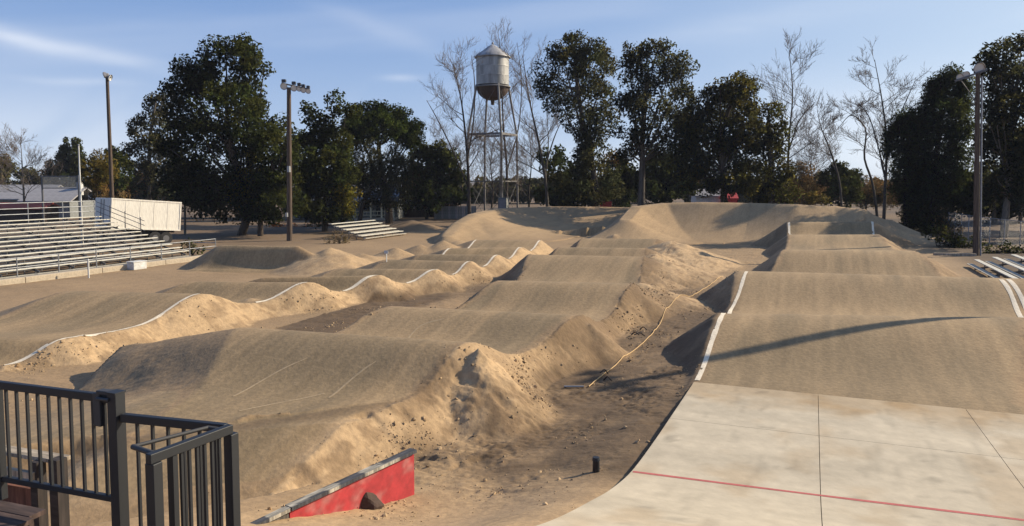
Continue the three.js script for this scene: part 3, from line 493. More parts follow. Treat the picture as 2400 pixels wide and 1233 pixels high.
// ---------------------------------------------------------------- light poles
function floodPole(name, label, base, topP, r, arms, mat, opts = {}) {
  const g = thing(name, label, 'light pole', 'light poles round the track');
  part('pole', tube(V(base.x, base.y - 0.3, base.z), topP, r, r * 0.72, 14), mat, g);
  const dir = opts.dir ?? toRight;
  if (opts.arm) part('cross_arm', beam(topP.clone().addScaledVector(dir, opts.arm[0]).setY(topP.y + opts.arm[2]), topP.clone().addScaledVector(dir, opts.arm[1]).setY(topP.y + opts.arm[3]), 0.1, 0.12), M.darkSteel, g);
  for (const [dx, dy, rad, face] of arms) {
    const c = topP.clone().addScaledVector(dir, dx); c.y += dy;
    const f = (face ?? toAway.clone().multiplyScalar(-1)).clone().normalize(); f.y = -0.35; f.normalize();
    const prof = [[0.02, -0.34], [0.10, -0.33], [0.13, -0.2], [0.3, -0.08], [0.36, 0.05], [0.37, 0.08], [0.34, 0.08], [0.28, -0.05], [0.0, -0.12]].map(([a, b]) => new THREE.Vector2(a * rad / 0.37, b * rad / 0.37));
    const lg = new THREE.LatheGeometry(prof, 18); lg.rotateX(Math.PI / 2); const a = c.clone().addScaledVector(f, -0.001), b = c.clone().addScaledVector(f, 0.001);
    const lamp = part('floodlight', orient(lg, a, b), M.lamp, g);
    part('lens', orient(new THREE.CircleGeometry(rad * 0.88, 18), c.clone().addScaledVector(f, rad * 0.02), c.clone().addScaledVector(f, rad * 0.06)), M.lampGlass, lamp);
    if (opts.visor) part('visor', beam(c.clone().addScaledVector(toRight, -rad * 0.6).setY(c.y + rad * 1.45), c.clone().addScaledVector(toRight, rad * 0.6).setY(c.y + rad * 1.45), 0.28, 0.26, 0.05), M.visor, lamp);
  }
  return g;
}
{
  const b1 = foot(677, 62.5), t1 = at(677, 205, 62.5);
  const p1 = floodPole('light_pole', 'brown wooden light pole with a row of five floodlights before the trees', b1, t1, 0.24, [[-0.40, 0.1, 0.30], [0.42, -0.05, 0.28], [0.86, -0.1, 0.24], [1.2, -0.22, 0.24], [1.6, -0.3, 0.22]], M.pole, { arm: [-0.6, 1.65, 0.35, -0.15], visor: true });
  part('junction_box', bx(0.22, 0.5, 0.2, b1.x + 0.25, b1.y + 6.0, b1.z + 0.2), M.galv, p1); part('junction_box', bx(0.2, 0.35, 0.2, b1.x, b1.y + 2.2, b1.z + 0.28), M.galv, p1);
  const b2 = foot(264, 76), t2 = at(251, 182, 76);
  floodPole('light_pole', 'leaning brown wooden light pole standing behind the large bleachers', b2, t2, 0.21, [[-0.15, 0.25, 0.36, toRight.clone().multiplyScalar(-1)], [0.28, 0.0, 0.34, toRight]], M.pole, { arm: [-0.3, 0.4, 0.05, 0.05] });
  const b3 = foot(2292, 50), t3 = at(2292, 172, 50);
  const p3 = floodPole('light_pole', 'tall weathered light pole with round floodlights before the cypress', b3, t3, 0.19, [[0.05, 0.35, 0.38], [-0.8, -0.1, 0.26], [-1.2, -0.25, 0.24]], M.pole, { arm: [-1.5, 0.6, -0.5, 0.25] });
  part('conduit', tube(V(b3.x, b3.y - 0.1, b3.z).addScaledVector(toRight, 0.3), t3.clone().addScaledVector(toRight, 0.28).setY(t3.y - 0.2), 0.06, 0.06, 10), M.galv, p3, 'pale metal conduit');
  part('brace', [tube(t3.clone().setY(t3.y - 1.9), t3.clone().addScaledVector(toRight, -1.1).setY(t3.y - 0.45), 0.03)], M.darkSteel, p3);
  // the pole that throws the long shadow across the first straight stands to the right of the picture
  const H = 13, L = H / Math.tan(SUN_EL), tip = onTS(1450, 882, 0.2), b4 = gp(tip.t + SUN_T * L, tip.s + SUN_S * L);
  floodPole('light_pole', 'light pole beyond the right edge casting its long shadow over the first straight', b4, V(b4.x, H + 0.1, b4.z), 0.24, [[-0.5, 0.1, 0.34], [0.35, 0.1, 0.34], [1.0, 0, 0.3], [-1.15, 0, 0.3]], M.pole, { arm: [-1.4, 1.4, 0.0, 0.0], dir: V(0.64, 0, 0.77) });
  const f0 = at(190, 488, 58), f1 = at(184, 342, 58); const fp = thing('flag_pole', 'slim white flagpole behind the large bleachers', 'pole'); f0.y = groundH(f0.x, -f0.z); part('pole', tube(f0, f1, 0.085, 0.05, 10), M.white, fp); part('finial', new THREE.SphereGeometry(0.08, 10, 8).translate(f1.x, f1.y + 0.05, f1.z), M.galv, fp);
}
// ---------------------------------------------------------------- bleachers
{
  const bl = thing('large_bleachers', 'wide grandstand of twelve pale metal bench rows with front railing', 'bleachers');
  const t0 = -37.6, s0 = 12, s1 = 36.9, dr = 0.70, dh = 0.19, h0 = 0.5;
  for (let i = 0; i < 12; i++) {
    const t = t0 - i * dr, h = h0 + i * dh, se = s1 + 0.35 * Math.sin(i * 2.1) * 0.2;
    part('seat_plank', bx(0.26, 0.05, se - s0, t, h, -(se + s0) / 2, 0.008), M.alu, bl);
    part('foot_plank', bx(0.30, 0.04, se - s0 - 0.3, t + 0.34, h - 0.30, -(se - 0.3 + s0) / 2), M.aluOld, bl);
  }
  for (let k = 0; k < 13; k++) {                                       // sloping bearers with uprights
    const s = s0 + 0.9 + k * 1.95;
    part('bearer', beam(V(t0 + 0.4, h0 - 0.2, -s), V(t0 - 11.5 * dr, h0 + 11.5 * dh - 0.2, -s), 0.05, 0.09), M.darkSteel, bl);
    for (let i = 1; i < 12; i += 2) { const t = t0 - i * dr - 0.05; part('upright', beam(V(t, groundH(t, s) - 0.05, -s), V(t, h0 + i * dh - 0.03, -s), 0.045, 0.045), M.darkSteel, bl); }
    for (let i = 0; i < 12; i += 1) { const t = t0 - i * dr; part('bracket', bx(0.05, 0.26, 0.05, t, h0 + i * dh - 0.155, -s - 0.06), M.darkSteel, bl); }
  }
  for (let k = 0; k < 9; k++) { const s = s1 + 1.1 - k * 2.2, t = t0 + 1.25; part('railing_post', tube(V(t, groundH(t, s) - 0.1, -s), V(t, 1.25, -s), 0.03), M.galv, bl); }
  for (const y of [1.22, 0.75]) part('railing', tube(V(t0 + 1.25, y, -s0), V(t0 + 1.25, y, -s1 - 1.1), 0.022), M.galv, bl);
  for (const y of [0.5, 0.95]) part('end_railing', tube(V(t0 + 1.25, y, -s1 - 1.1), V(t0 - 0.6, y, -s1 - 1.1), 0.022), M.galv, bl);
  const tb = t0 - 11.8 * dr, hb = h0 + 11 * dh;
  for (const y of [0.35, 0.7, 1.05]) part('back_rail', tube(V(tb, hb + y, -s0), V(tb, hb + y, -s1), 0.025), M.galv, bl);
  for (let k = 0; k < 11; k++) part('back_post', tube(V(tb, 0, -(s1 - 0.05 - k * 2.35)), V(tb, hb + 1.07, -(s1 - 0.05 - k * 2.35)), 0.03), M.galv, bl);
  for (const y of [0.35, 0.7, 1.0]) part('side_rail', tube(V(tb, hb + y, -s1 - 0.1), V(t0 - 5.5 * dr, h0 + 5.5 * dh + y - 0.2, -s1 - 0.1), 0.022), M.darkSteel, bl);
  for (let i = 6; i < 12; i += 2) { const t = t0 - i * dr; part('side_post', tube(V(t, 0, -s1 - 0.1), V(t, h0 + i * dh + 0.95, -s1 - 0.1), 0.028), M.darkSteel, bl); }
  const kb = thing('bleacher_kerb', 'pale concrete kerb along the foot of the large bleachers', 'kerb');
  for (let i = 0; i < 6; i++) { const a = s0 + i * 4.3, b = Math.min(a + 4.28, s1 + 1.6); part('kerb_stone', bx(0.4, 0.42, b - a, t0 + 1.5, 0.08, -(a + b) / 2, 0.03), M.curb, kb); }
  const c = gp(t0 + 1.95, 31.2); const cs = thing('white_block', 'small white block at the foot of the large bleachers', 'block'); part('body', bx(0.55, 0.42, 0.9, c.x, c.y + 0.2, c.z, 0.04), M.white, cs); part('lid', bx(0.59, 0.06, 0.94, c.x, c.y + 0.44, c.z, 0.02), M.white, cs);
  const ws = onG(208, 652); const wp = thing('white_post', 'short white post on the dirt before the large bleachers', 'post'); part('post', tube(V(ws.x, ws.y - 0.1, ws.z), V(ws.x, ws.y + 0.95, ws.z), 0.045), M.white, wp); part('cap', new THREE.SphereGeometry(0.05, 10, 6).translate(ws.x, ws.y + 0.95, ws.z), M.white, wp);

  const sb = thing('small_bleachers', 'small set of low pale wooden bench rows beyond the left jump', 'bleachers');
  for (let i = 0; i < 5; i++) { const t = -35.6 - i * 0.75, h = 0.35 + i * 0.24; part('seat_plank', bx(0.3, 0.06, 7.0, t, h, -57.2, 0.01), M.alu, sb); part('foot_plank', bx(0.25, 0.05, 6.8, t + 0.4, h - 0.2, -57.2), M.aluOld, sb); }
  for (const s of [54.2, 57.2, 60.2]) { part('bearer', beam(V(-35.2, 0.1, -s), V(-38.8, 1.2, -s), 0.05, 0.09), M.darkSteel, sb); for (let i = 0; i < 5; i++) part('upright', beam(V(-35.6 - i * 0.75, -0.1, -s - 0.07), V(-35.6 - i * 0.75, 0.32 + i * 0.24, -s - 0.07), 0.05, 0.05), M.darkSteel, sb); }

  const rb = thing('right_bleachers', 'low bench rows on dark frames beside the first straight at the right edge', 'bleachers');
  for (let i = 0; i < 6; i++) { const t = 8.9 + i * 0.85, h = 0.42 + i * 0.2, sa = 33, sb2 = 50.4 - i * 0.25; part('seat_plank', bx(0.27, 0.05, sb2 - sa, t, h, -(sa + sb2) / 2, 0.008), M.alu, rb); part('foot_plank', bx(0.3, 0.04, sb2 - sa - 0.3, t - 0.36, h - 0.24, -(sa + sb2) / 2), M.aluOld, rb); }
  for (const s of [34, 37.5, 41, 44.5, 48]) { part('bearer', beam(V(8.4, 0.1, -s), V(13.7, 1.35, -s), 0.05, 0.09), M.darkSteel, rb); for (let i = 0; i < 6; i++) { const t = 8.9 + i * 0.85; part('upright', beam(V(t, groundH(t, s) - 0.1, -s - 0.07), V(t, 0.38 + i * 0.2, -s - 0.07), 0.05, 0.05), M.darkSteel, rb); } }
  const k0 = drop(onH(2188, 597, 0.05), 0.07), k1 = drop(onH(2288, 599, 0.05), 0.07); mesh('timber_edging', beam(k0, k1, 0.2, 0.2, 0.02), M.plank, 'long weathered timber lying on the ground beside the right light pole', 'timber');
}
// ---------------------------------------------------------------- white trailer
{
  const tr = thing('white_trailer', 'white box trailer leaning slightly behind the large bleachers', 'trailer');
  const A = at(258, 464, 52.5), B = at(423, 474, 56.5), A2 = at(258, 536, 52.5), B2 = at(423, 541, 56.5);
  const u = B.clone().sub(A).setY(0).normalize(), n = V(-u.z, 0, u.x);   // n: horizontally out of the long side
  if (n.dot(V(-A.x, 0, -A.z)) < 0) n.negate();
  const L = V(B.x - A.x, 0, B.z - A.z).length(), W = 2.55, Hh = A.y - A2.y, tilt = Math.atan2(A.y - B.y, L);
  tr.position.copy(A2).addScaledVector(V(u.x * Math.cos(tilt), -Math.sin(tilt), u.z * Math.cos(tilt)), L); const X = V(-u.x * Math.cos(tilt), Math.sin(tilt), -u.z * Math.cos(tilt)), Z = n.clone().multiplyScalar(-1), Y = Z.clone().cross(X); 
  tr.quaternion.setFromRotationMatrix(new THREE.Matrix4().makeBasis(X, Y, Z));
  part('box', bx(L, Hh, W, L / 2, Hh / 2, W / 2, 0.02), M.trailerWhite, tr);
  for (const y of [0.04, Hh - 0.04]) part('side_rail', bx(L + 0.02, 0.1, 0.03, L / 2, y, -0.018), M.trailerWhite, tr);
  for (const x of [0.05, L - 0.05]) part('corner_post', bx(0.1, Hh - 0.2, 0.032, x, Hh / 2, -0.018), M.trailerWhite, tr);
  for (let i = 1; i < 5; i++) part('panel_rib', bx(0.04, Hh - 0.22, 0.014, L * i / 5, Hh / 2, -0.007), M.trailerWhite, tr);
  part('rear_door', bx(0.02, Hh - 0.16, W / 2 - 0.1, L + 0.018, Hh / 2, W / 4), M.trailerWhite, tr); part('rear_door', bx(0.02, Hh - 0.16, W / 2 - 0.1, L + 0.018, Hh / 2, W * 0.75), M.trailerWhite, tr);
  for (const z of [W / 4 + 0.4, W * 0.75 - 0.4]) part('lock_bar', tube(V(L + 0.05, 0.1, z), V(L + 0.05, Hh - 0.1, z), 0.02), M.darkSteel, tr);
  part('chassis', bx(L * 0.96, 0.16, W * 0.5, L / 2, -0.09, W / 2), M.tyre, tr);
  for (const x of [L * 0.2, L * 0.36]) for (const z of [0.2, W - 0.2]) { const wh = part('wheel', tube(V(x, -0.6, z - 0.14), V(x, -0.6, z + 0.14), 0.48, 0.48, 20), M.tyre, tr); part('rim', tube(V(x, -0.6, z - 0.15), V(x, -0.6, z - 0.10), 0.24, 0.24, 14), M.darkSteel, wh); }
  part('underbody_box', bx(L * 0.5, 0.3, 0.5, L * 0.5, -0.3, 0.5), M.tyre, tr); part('landing_leg', bx(0.12, 0.95, 0.12, L * 0.9, -0.55, 0.3), M.darkSteel, tr); part('landing_leg', bx(0.12, 0.95, 0.12, L * 0.9, -0.55, W - 0.3), M.darkSteel, tr);
}
// ---------------------------------------------------------------- water tower
{
  const D = 105, w = thing('water_tower', 'old silver water tower with conical roof on four tall steel legs', 'water tower');
  const c = at(1155, 425, D), b = groundH(c.x, -c.z), Y = (py) => at(1155, py, D).y, k = PXM(D), R = 38 * k; w.position.set(c.x, 0, c.z);
  const lathe = (pts, n = 40) => new THREE.LatheGeometry(pts.map(([r, y]) => new THREE.Vector2(r, y)), n);
  part('tank', lathe([[R, Y(200)], [R * 1.0, Y(180)], [R * 1.012, Y(179.5)], [R * 1.012, Y(178.5)], [R, Y(178)], [R, Y(158)], [R * 1.012, Y(157.5)], [R * 1.012, Y(156.5)], [R, Y(156)], [R, Y(134)]]), M.tank, w);
  const roof = part('roof', lathe([[R * 1.1, Y(136)], [R * 1.12, Y(134)], [R * 0.92, Y(127)], [R * 0.6, Y(119)], [R * 0.28, Y(109)], [R * 0.1, Y(105.5)], [0.01, Y(104)]]), M.tankRoof, w);
  part('finial', [new THREE.SphereGeometry(0.16, 12, 8).toNonIndexed().translate(0, Y(101), 0), tube(V(0, Y(105), 0), V(0, Y(100), 0), 0.05)], M.tankRoof, roof);
  const bowl = []; for (let i = 0; i <= 12; i++) { const a = i / 12 * Math.PI / 2; bowl.push([R * Math.sin(a) + 0.01, mix(Y(202), Y(236), Math.cos(a))]); }
  part('bowl', lathe(bowl), M.rust, w); part('balcony', lathe([[R * 1.0, Y(206)], [R * 1.1, Y(206)], [R * 1.1, Y(203)], [R * 1.0, Y(203)]]), M.towerSteel, w);
  part('riser_pipe', tube(V(0, Y(246), 0), V(0, Y(234), 0), 0.22, 0.3, 12), M.rust, w);
  const legs = []; for (let i = 0; i < 4; i++) { const a = (20 + i * 90) * Math.PI / 180, dx = Math.cos(a), dz = Math.sin(a), at2 = (r, y) => V(toRight.x * dx * r + toAway.x * dz * r, y, toRight.z * dx * r + toAway.z * dz * r); const t = at2(R * 1.02, Y(200)), m = at2(60 * k, Y(316)), f = at2(62 * k, b - 0.3); legs.push([t, m, f]); part('leg', [tube(t, m, 0.16, 0.14, 10), tube(m, f, 0.15, 0.15, 10)], M.towerSteel, w); }
  for (let i = 0; i < 4; i++) {
    const A = legs[i], B = legs[(i + 1) % 4];
    part('ring_girder', beam(A[1], B[1], 0.18, 0.3), M.towerSteel, w);
    const a2 = A[1].clone().lerp(A[2], 0.55), b2 = B[1].clone().lerp(B[2], 0.55); part('strut', beam(a2, b2, 0.12, 0.16), M.towerSteel, w);
    for (const [p, q] of [[A[0], B[1]], [B[0], A[1]], [A[1], b2], [B[1], a2], [a2, B[2]], [b2, A[2]]]) part('tie_rod', tube(p, q, 0.03, 0.03, 5), M.towerSteel, w);
  }
  const ladder = legs[3]; for (const o of [-0.2, 0.2]) part('ladder_rail', tube(ladder[2].clone().addScaledVector(toRight, o).addScaledVector(toAway, -0.3), ladder[1].clone().addScaledVector(toRight, o).addScaledVector(toAway, -0.3), 0.03, 0.03, 5), M.galv, w);
  const pb = drop(at(1180, 470, 99)); const cab = thing('pale_cabinet', 'pale grey utility cabinet beneath the water tower', 'cabinet'); part('body', bx(1.2, 2.4, 0.9, pb.x, pb.y + 1.6, pb.z, 0.03), M.wallGrey, cab); part('plinth', bx(1.3, 0.4, 1.0, pb.x, pb.y + 0.2, pb.z), M.curb, cab); part('door', bx(0.9, 2.0, 0.03, pb.x, pb.y + 1.6, pb.z + 0.46), M.roofGrey, cab);
}

// ---------------------------------------------------------------- vegetation builders
// a crown: leaf-sized faces gathered into clumps, the clumps spread through rounded masses [px, py, rx, ry] seen at depth D
function crownGeometry(masses, D, o) {
  const k = PXM(D), P = [], N = [], C = [], I = [];
  const q = V(0, 0, 0), a = V(0, 0, 0), b = V(0, 0, 0), nn = V(0, 0, 0);
  for (const [px, py, rx, ry, dens = 1, tint] of masses) {
    const grow = o.grow ?? 1.13, c = at(px, py, D + (o.spreadD ?? 1.0) * rg() * rx * k), RX = rx * k * grow, RY = ry * k * (grow * 0.5 + 0.5), RZ = (RX + RY) / 2 * 0.9;
    const clumps = Math.max(3, Math.round((o.clumps ?? 16) * 1.75 * Math.pow(RX * RY / 9, 0.6) * dens));
    for (let m = 0; m < clumps; m++) {
      const d = V(rg(), rg(), rg()).normalize(), r = Math.pow(rnd(), 0.27) * 0.94;
      const cc = c.clone().addScaledVector(toRight, d.x * RX * r).addScaledVector(toAway, d.z * RZ * r); cc.y += d.y * RY * r;
      const cr = (o.clumpR ?? 0.75) * rr(0.6, 1.45), tn = rr(0.7, 1.3), hue = rnd();
      const nl = Math.round(1.3 * (o.leaves ?? 46) * cr * cr / 0.55 * (o.density ?? 1));
      const base = tint ?? o.color;
      for (let l = 0; l < nl; l++) {
        const e = V(rg(), rg(), rg()); if (e.lengthSq() < 1e-5) continue; e.normalize(); const er = cr * Math.pow(rnd(), 0.3);
        q.copy(cc).addScaledVector(e, er); q.y += (o.droop ?? 0) * -Math.abs(rg()) * cr;
        const sz = 0.88 * (o.leaf ?? 0.2) * rr(0.6, 1.4), asp = o.aspect ?? 0.6;
        nn.copy(e).multiplyScalar(0.9).add(V(rg(), rg() + (o.upward ?? 0.3), rg())).normalize();
        a.set(rg(), rg() - (o.droop ?? 0) * 2, rg()).cross(nn).normalize(); b.copy(nn).cross(a).normalize();
        const i = P.length / 3;
        P.push(q.x + b.x * sz, q.y + b.y * sz, q.z + b.z * sz, q.x + a.x * sz * asp, q.y + a.y * sz * asp, q.z + a.z * sz * asp, q.x - b.x * sz, q.y - b.y * sz, q.z - b.z * sz, q.x - a.x * sz * asp, q.y - a.y * sz * asp, q.z - a.z * sz * asp);
        for (let z = 0; z < 4; z++) N.push(nn.x, nn.y, nn.z);
        const f = 4.4 * tn * rr(0.6, 1.5), cR = mix(base[0], base[0] * 1.35, hue), cG = base[1], cB = 0.72 * mix(base[2], base[2] * 0.8, hue);
        for (let z = 0; z < 4; z++) C.push(cR * f, cG * f, cB * f);
        I.push(i, i + 1, i + 2, i, i + 2, i + 3);
      }
    }
  }
  const g = new THREE.BufferGeometry(); g.setAttribute('position', new THREE.Float32BufferAttribute(P, 3)); g.setAttribute('normal', new THREE.Float32BufferAttribute(N, 3)); g.setAttribute('color', new THREE.Float32BufferAttribute(C, 3)); g.setIndex(I); return g;
}
function limb(pts, r0, r1, out, sides = 7) {                           // tapered bent limb
  const c = new THREE.CatmullRomCurve3(pts), n = Math.max(3, pts.length * 3); let p = c.getPoint(0);
  for (let i = 1; i <= n; i++) { const q = c.getPoint(i / n); out.push(tube(p, q, mix(r0, r1, (i - 1) / n), mix(r0, r1, i / n), sides, false)); p = q; }
}
const GREEN = { dark: [0.040, 0.056, 0.026], olive: [0.078, 0.086, 0.036], grey: [0.066, 0.076, 0.052], pine: [0.038, 0.062, 0.024], yellow: [0.11, 0.115, 0.032], euc: [0.060, 0.073, 0.050], cyp: [0.040, 0.060, 0.028], brown: [0.11, 0.085, 0.06], straw: [0.20, 0.155, 0.095] };
let treeN = 0;
function tree(name, label, D, trunk, masses, o = {}) {                 // trunk: pixel points from the foot upwards
  reseed(100 + treeN++ * 13);
  const g = thing(name, label, o.category ?? 'tree', o.group);
  const pts = trunk.map(([px, py], i) => i ? at(px, py, D) : foot(px, D).add(V(0, -0.2, 0)));
  const gs = []; const r = o.r ?? 0.35; limb(pts, r, r * 0.35, gs, 9);
  const axis = new THREE.CatmullRomCurve3(pts);
  for (const m of masses) { const e = at(m[0], m[1], D + rg() * 1.0), s = axis.getPoint(clamp(0.35 + 0.6 * rnd())); if (s.y > e.y) s.copy(axis.getPoint(0.4)); const mid = s.clone().lerp(e, 0.5); mid.y -= 0.06 * s.distanceTo(e); limb([s, mid, e], r * 0.32, r * 0.1, gs, 5); }
  part('trunk', gs, o.bark ?? M.bark, g);
  part('crown', crownGeometry(masses, D, o), M.leaf, g);
  return g;
}
function bareTree(name, label, D, trunk, o = {}) {
  reseed(500 + treeN++ * 29);
  const g = thing(name, label, 'bare tree', 'bare winter trees');
  const pts = trunk.map(([px, py], i) => i ? at(px, py, D) : foot(px, D).add(V(0, -0.2, 0))), gs = [], tw = [];
  const r = o.r ?? 0.22; limb(pts, r, r * 0.15, gs, 7);
  const axis = new THREE.CatmullRomCurve3(pts), H = pts[pts.length - 1].y;
  function grow(p, d, L, rad, depth) {
    const n = 3; let a = p.clone(), dir = d.clone();
    for (let i = 0; i < n; i++) {
      dir.add(V(rg() * 0.22, rg() * 0.16 + (o.lift ?? 0.06), rg() * 0.22)).normalize();
      const b = a.clone().addScaledVector(dir, L / n); const r0 = rad * (1 - i / n * 0.6), r1 = rad * (1 - (i + 1) / n * 0.6);
      (depth > 1 ? tw : gs).push(tube(a, b, r0, r1, depth > 1 ? 3 : 5, false));
      if (depth < (o.depth ?? 4)) { const kids = depth < 2 ? 2 : 1 + (rnd() < 0.6); for (let q = 0; q < kids; q++) { const side = V(rg(), rg() * 0.7 + 0.25, rg()).normalize(); grow(b, dir.clone().multiplyScalar(0.75).addScaledVector(side, o.wide ?? 0.75).normalize(), L * rr(0.45, 0.68), Math.max(0.015, r1 * 0.6), depth + 1); } }
      a = b;
    }
  }
  const nb = o.limbs ?? 9;
  for (let i = 0; i < nb; i++) { const k = mix(o.from ?? 0.35, 0.97, (i + rnd() * 0.6) / nb), p = axis.getPoint(k), ang = rnd() * 6.28, tz = 0.9 - 0.4 * rnd(); const d = V(Math.cos(ang), tz, Math.sin(ang)).normalize(); grow(p, d, (o.reach ?? 4.5) * (1.15 - 0.6 * k) * rr(0.7, 1.2), r * (1 - k * 0.8) * 0.45, 1); }
  grow(axis.getPoint(0.985), axis.getTangent(1), (o.reach ?? 4.5) * 0.45, r * 0.14, 2);
  for (const extra of o.extra ?? []) { const e = extra.map(([px, py], i) => at(px, py, D + i * 0.3)); limb(e, r * 0.5, 0.03, gs, 5); for (let i = 0; i < 4; i++) { const p = new THREE.CatmullRomCurve3(e).getPoint(rr(0.4, 1)); grow(p, V(rg(), 0.6, rg()).normalize(), (o.reach ?? 4.5) * 0.4, 0.03, 2); } }
  part('trunk', gs, o.bark ?? M.bark, g); part('branches', tw, M.twig, g);
  return g;
}
// ---------------------------------------------------------------- trees, left to right
const TG = 'trees round the track';
tree('evergreen_tree', 'tallest dark evergreen tree on the left with leaning trunk', 69, [[563, 565], [578, 505], [560, 420], [535, 300], [530, 180]], [
  [530, 125, 52, 34], [575, 118, 26, 30], [478, 150, 36, 36], [430, 160, 30, 26, 0.8], [500, 195, 80, 45], [580, 180, 36, 50], [430, 215, 42, 42], [520, 255, 92, 52], [596, 262, 24, 50], [415, 275, 38, 36], [470, 310, 80, 48], [570, 320, 50, 50], [400, 350, 36, 42], [500, 370, 90, 50], [590, 385, 30, 60, 0.9, GREEN.yellow], [420, 410, 44, 44], [510, 430, 80, 44], [575, 455, 42, 46, 1, GREEN.yellow], [470, 470, 56, 34], [545, 490, 52, 30], [615, 478, 28, 34, 1, GREEN.olive], [620, 160, 9, 6, 0.5]],
  { color: GREEN.dark, leaf: 0.17, grow: 1.0, clumps: 34, clumpR: 0.72, leaves: 40, r: 0.42, group: TG });
tree('evergreen_tree', 'shadowy evergreen tree just left of the five-lamp pole', 68, [[609, 560], [612, 500], [640, 400], [645, 320]], [[640, 305, 36, 30], [625, 345, 40, 40], [668, 350, 30, 40], [640, 395, 52, 42], [670, 430, 32, 40], [625, 450, 40, 40], [660, 485, 45, 34], [610, 505, 30, 24]], { color: GREEN.dark, leaf: 0.17, clumps: 26, r: 0.28, group: TG });
tree('evergreen_tree', 'bushy evergreen tree just right of the five-lamp pole', 74, [[760, 545], [762, 500], [760, 400], [760, 300]], [[752, 300, 30, 36], [735, 345, 36, 34], [785, 335, 30, 40], [755, 385, 58, 40], [805, 385, 26, 44], [735, 425, 42, 40], [780, 440, 50, 44], [725, 475, 38, 38], [770, 495, 48, 32], [812, 470, 22, 40, 1, GREEN.yellow], [790, 250, 22, 22, 0.45], [720, 265, 14, 18, 0.4], [815, 262, 22, 16, 0.5]], { color: GREEN.dark, leaf: 0.18, clumps: 28, r: 0.3, group: TG });
tree('umbrella_pine', 'round-topped umbrella pine behind the small bleachers', 88, [[912, 525], [910, 470], [895, 400], [885, 320]], [[830, 285, 36, 26], [860, 268, 40, 24], [905, 268, 42, 24], [945, 285, 36, 28], [968, 312, 22, 24], [880, 295, 72, 28], [925, 315, 52, 26], [845, 312, 40, 28], [960, 335, 18, 14]], { color: GREEN.pine, leaf: 0.16, clumps: 48, clumpR: 0.62, leaves: 52, r: 0.5, group: TG, bark: M.bark });
tree('weeping_tree', 'drooping grey-green tree beneath the umbrella pine', 82, [[842, 520], [850, 480], [875, 430], [870, 380]], [[850, 355, 44, 30], [900, 365, 46, 34], [835, 400, 40, 36], [890, 410, 52, 38], [935, 400, 30, 44], [870, 445, 44, 30], [920, 450, 36, 30, 0.8]], { color: GREEN.grey, leaf: 0.2, aspect: 0.3, droop: 0.55, clumps: 26, r: 0.28, group: TG });
tree('grey_gum_tree', 'hazy grey-green tree left of the tallest evergreen', 96, [[352, 500], [350, 420], [350, 330], [365, 240]], [[385, 225, 26, 26, 0.8], [362, 258, 30, 30], [330, 300, 30, 26, 0.8], [365, 305, 30, 34], [318, 345, 26, 34, 0.8], [355, 360, 36, 36], [390, 330, 26, 50], [330, 400, 38, 36], [375, 420, 40, 44], [295, 395, 26, 30, 0.7], [310, 440, 36, 30]], { color: [0.082, 0.094, 0.072], leaf: 0.2, grow: 1.0, clumps: 14, r: 0.3, group: TG, bark: M.barkPale });
tree('dark_conifer', 'pair-topped dark conifer beyond the flagpole', 130, [[155, 470], [155, 400], [152, 340]], [[152, 340, 8, 14], [152, 362, 14, 14], [150, 385, 20, 16], [180, 340, 6, 14], [181, 362, 11, 14], [180, 385, 16, 16], [165, 405, 40, 18], [125, 395, 16, 14], [118, 410, 22, 16]], { color: GREEN.dark, leaf: 0.24, clumps: 24, clumpR: 0.7, spreadD: 0.4, r: 0.3, group: TG });
tree('fan_palm', 'shaggy yellow-green palm behind the white trailer', 86, [[232, 500], [232, 450], [232, 400]], [[232, 385, 26, 24], [250, 400, 18, 22], [215, 400, 20, 20], [232, 415, 30, 20], [228, 440, 22, 22, 0.7, GREEN.straw]], { color: [0.115, 0.11, 0.042], leaf: 0.34, aspect: 0.18, clumps: 20, clumpR: 0.7, leaves: 40, r: 0.35, group: TG });
tree('dark_bush_tree', 'dark low tree behind the leaning light pole', 92, [[275, 500], [275, 430], [272, 380]], [[262, 360, 14, 24], [280, 390, 24, 30], [270, 420, 28, 30], [262, 450, 40, 26, 1, GREEN.brown]], { color: GREEN.dark, leaf: 0.2, clumps: 18, r: 0.22, group: TG });
tree('round_tree', 'small dark evergreen at the far left edge', 115, [[8, 470], [8, 420], [8, 380]], [[8, 375, 15, 16], [12, 398, 18, 18], [2, 415, 22, 14]], { color: GREEN.olive, leaf: 0.24, clumps: 18, r: 0.2, group: TG });
bareTree('bare_tree', 'bushy pale bare tree at the far left edge', 92, [[58, 490], [55, 440], [52, 390], [50, 345]], { r: 0.16, limbs: 16, reach: 3.4, from: 0.2, wide: 0.6, bark: M.barkPale });
bareTree('bare_tree', 'forked pale bare tree before the tallest evergreen', 70, [[432, 520], [432, 460], [425, 420], [420, 395]], { r: 0.12, limbs: 3, reach: 1.6, from: 0.6, depth: 3, bark: M.barkPale });
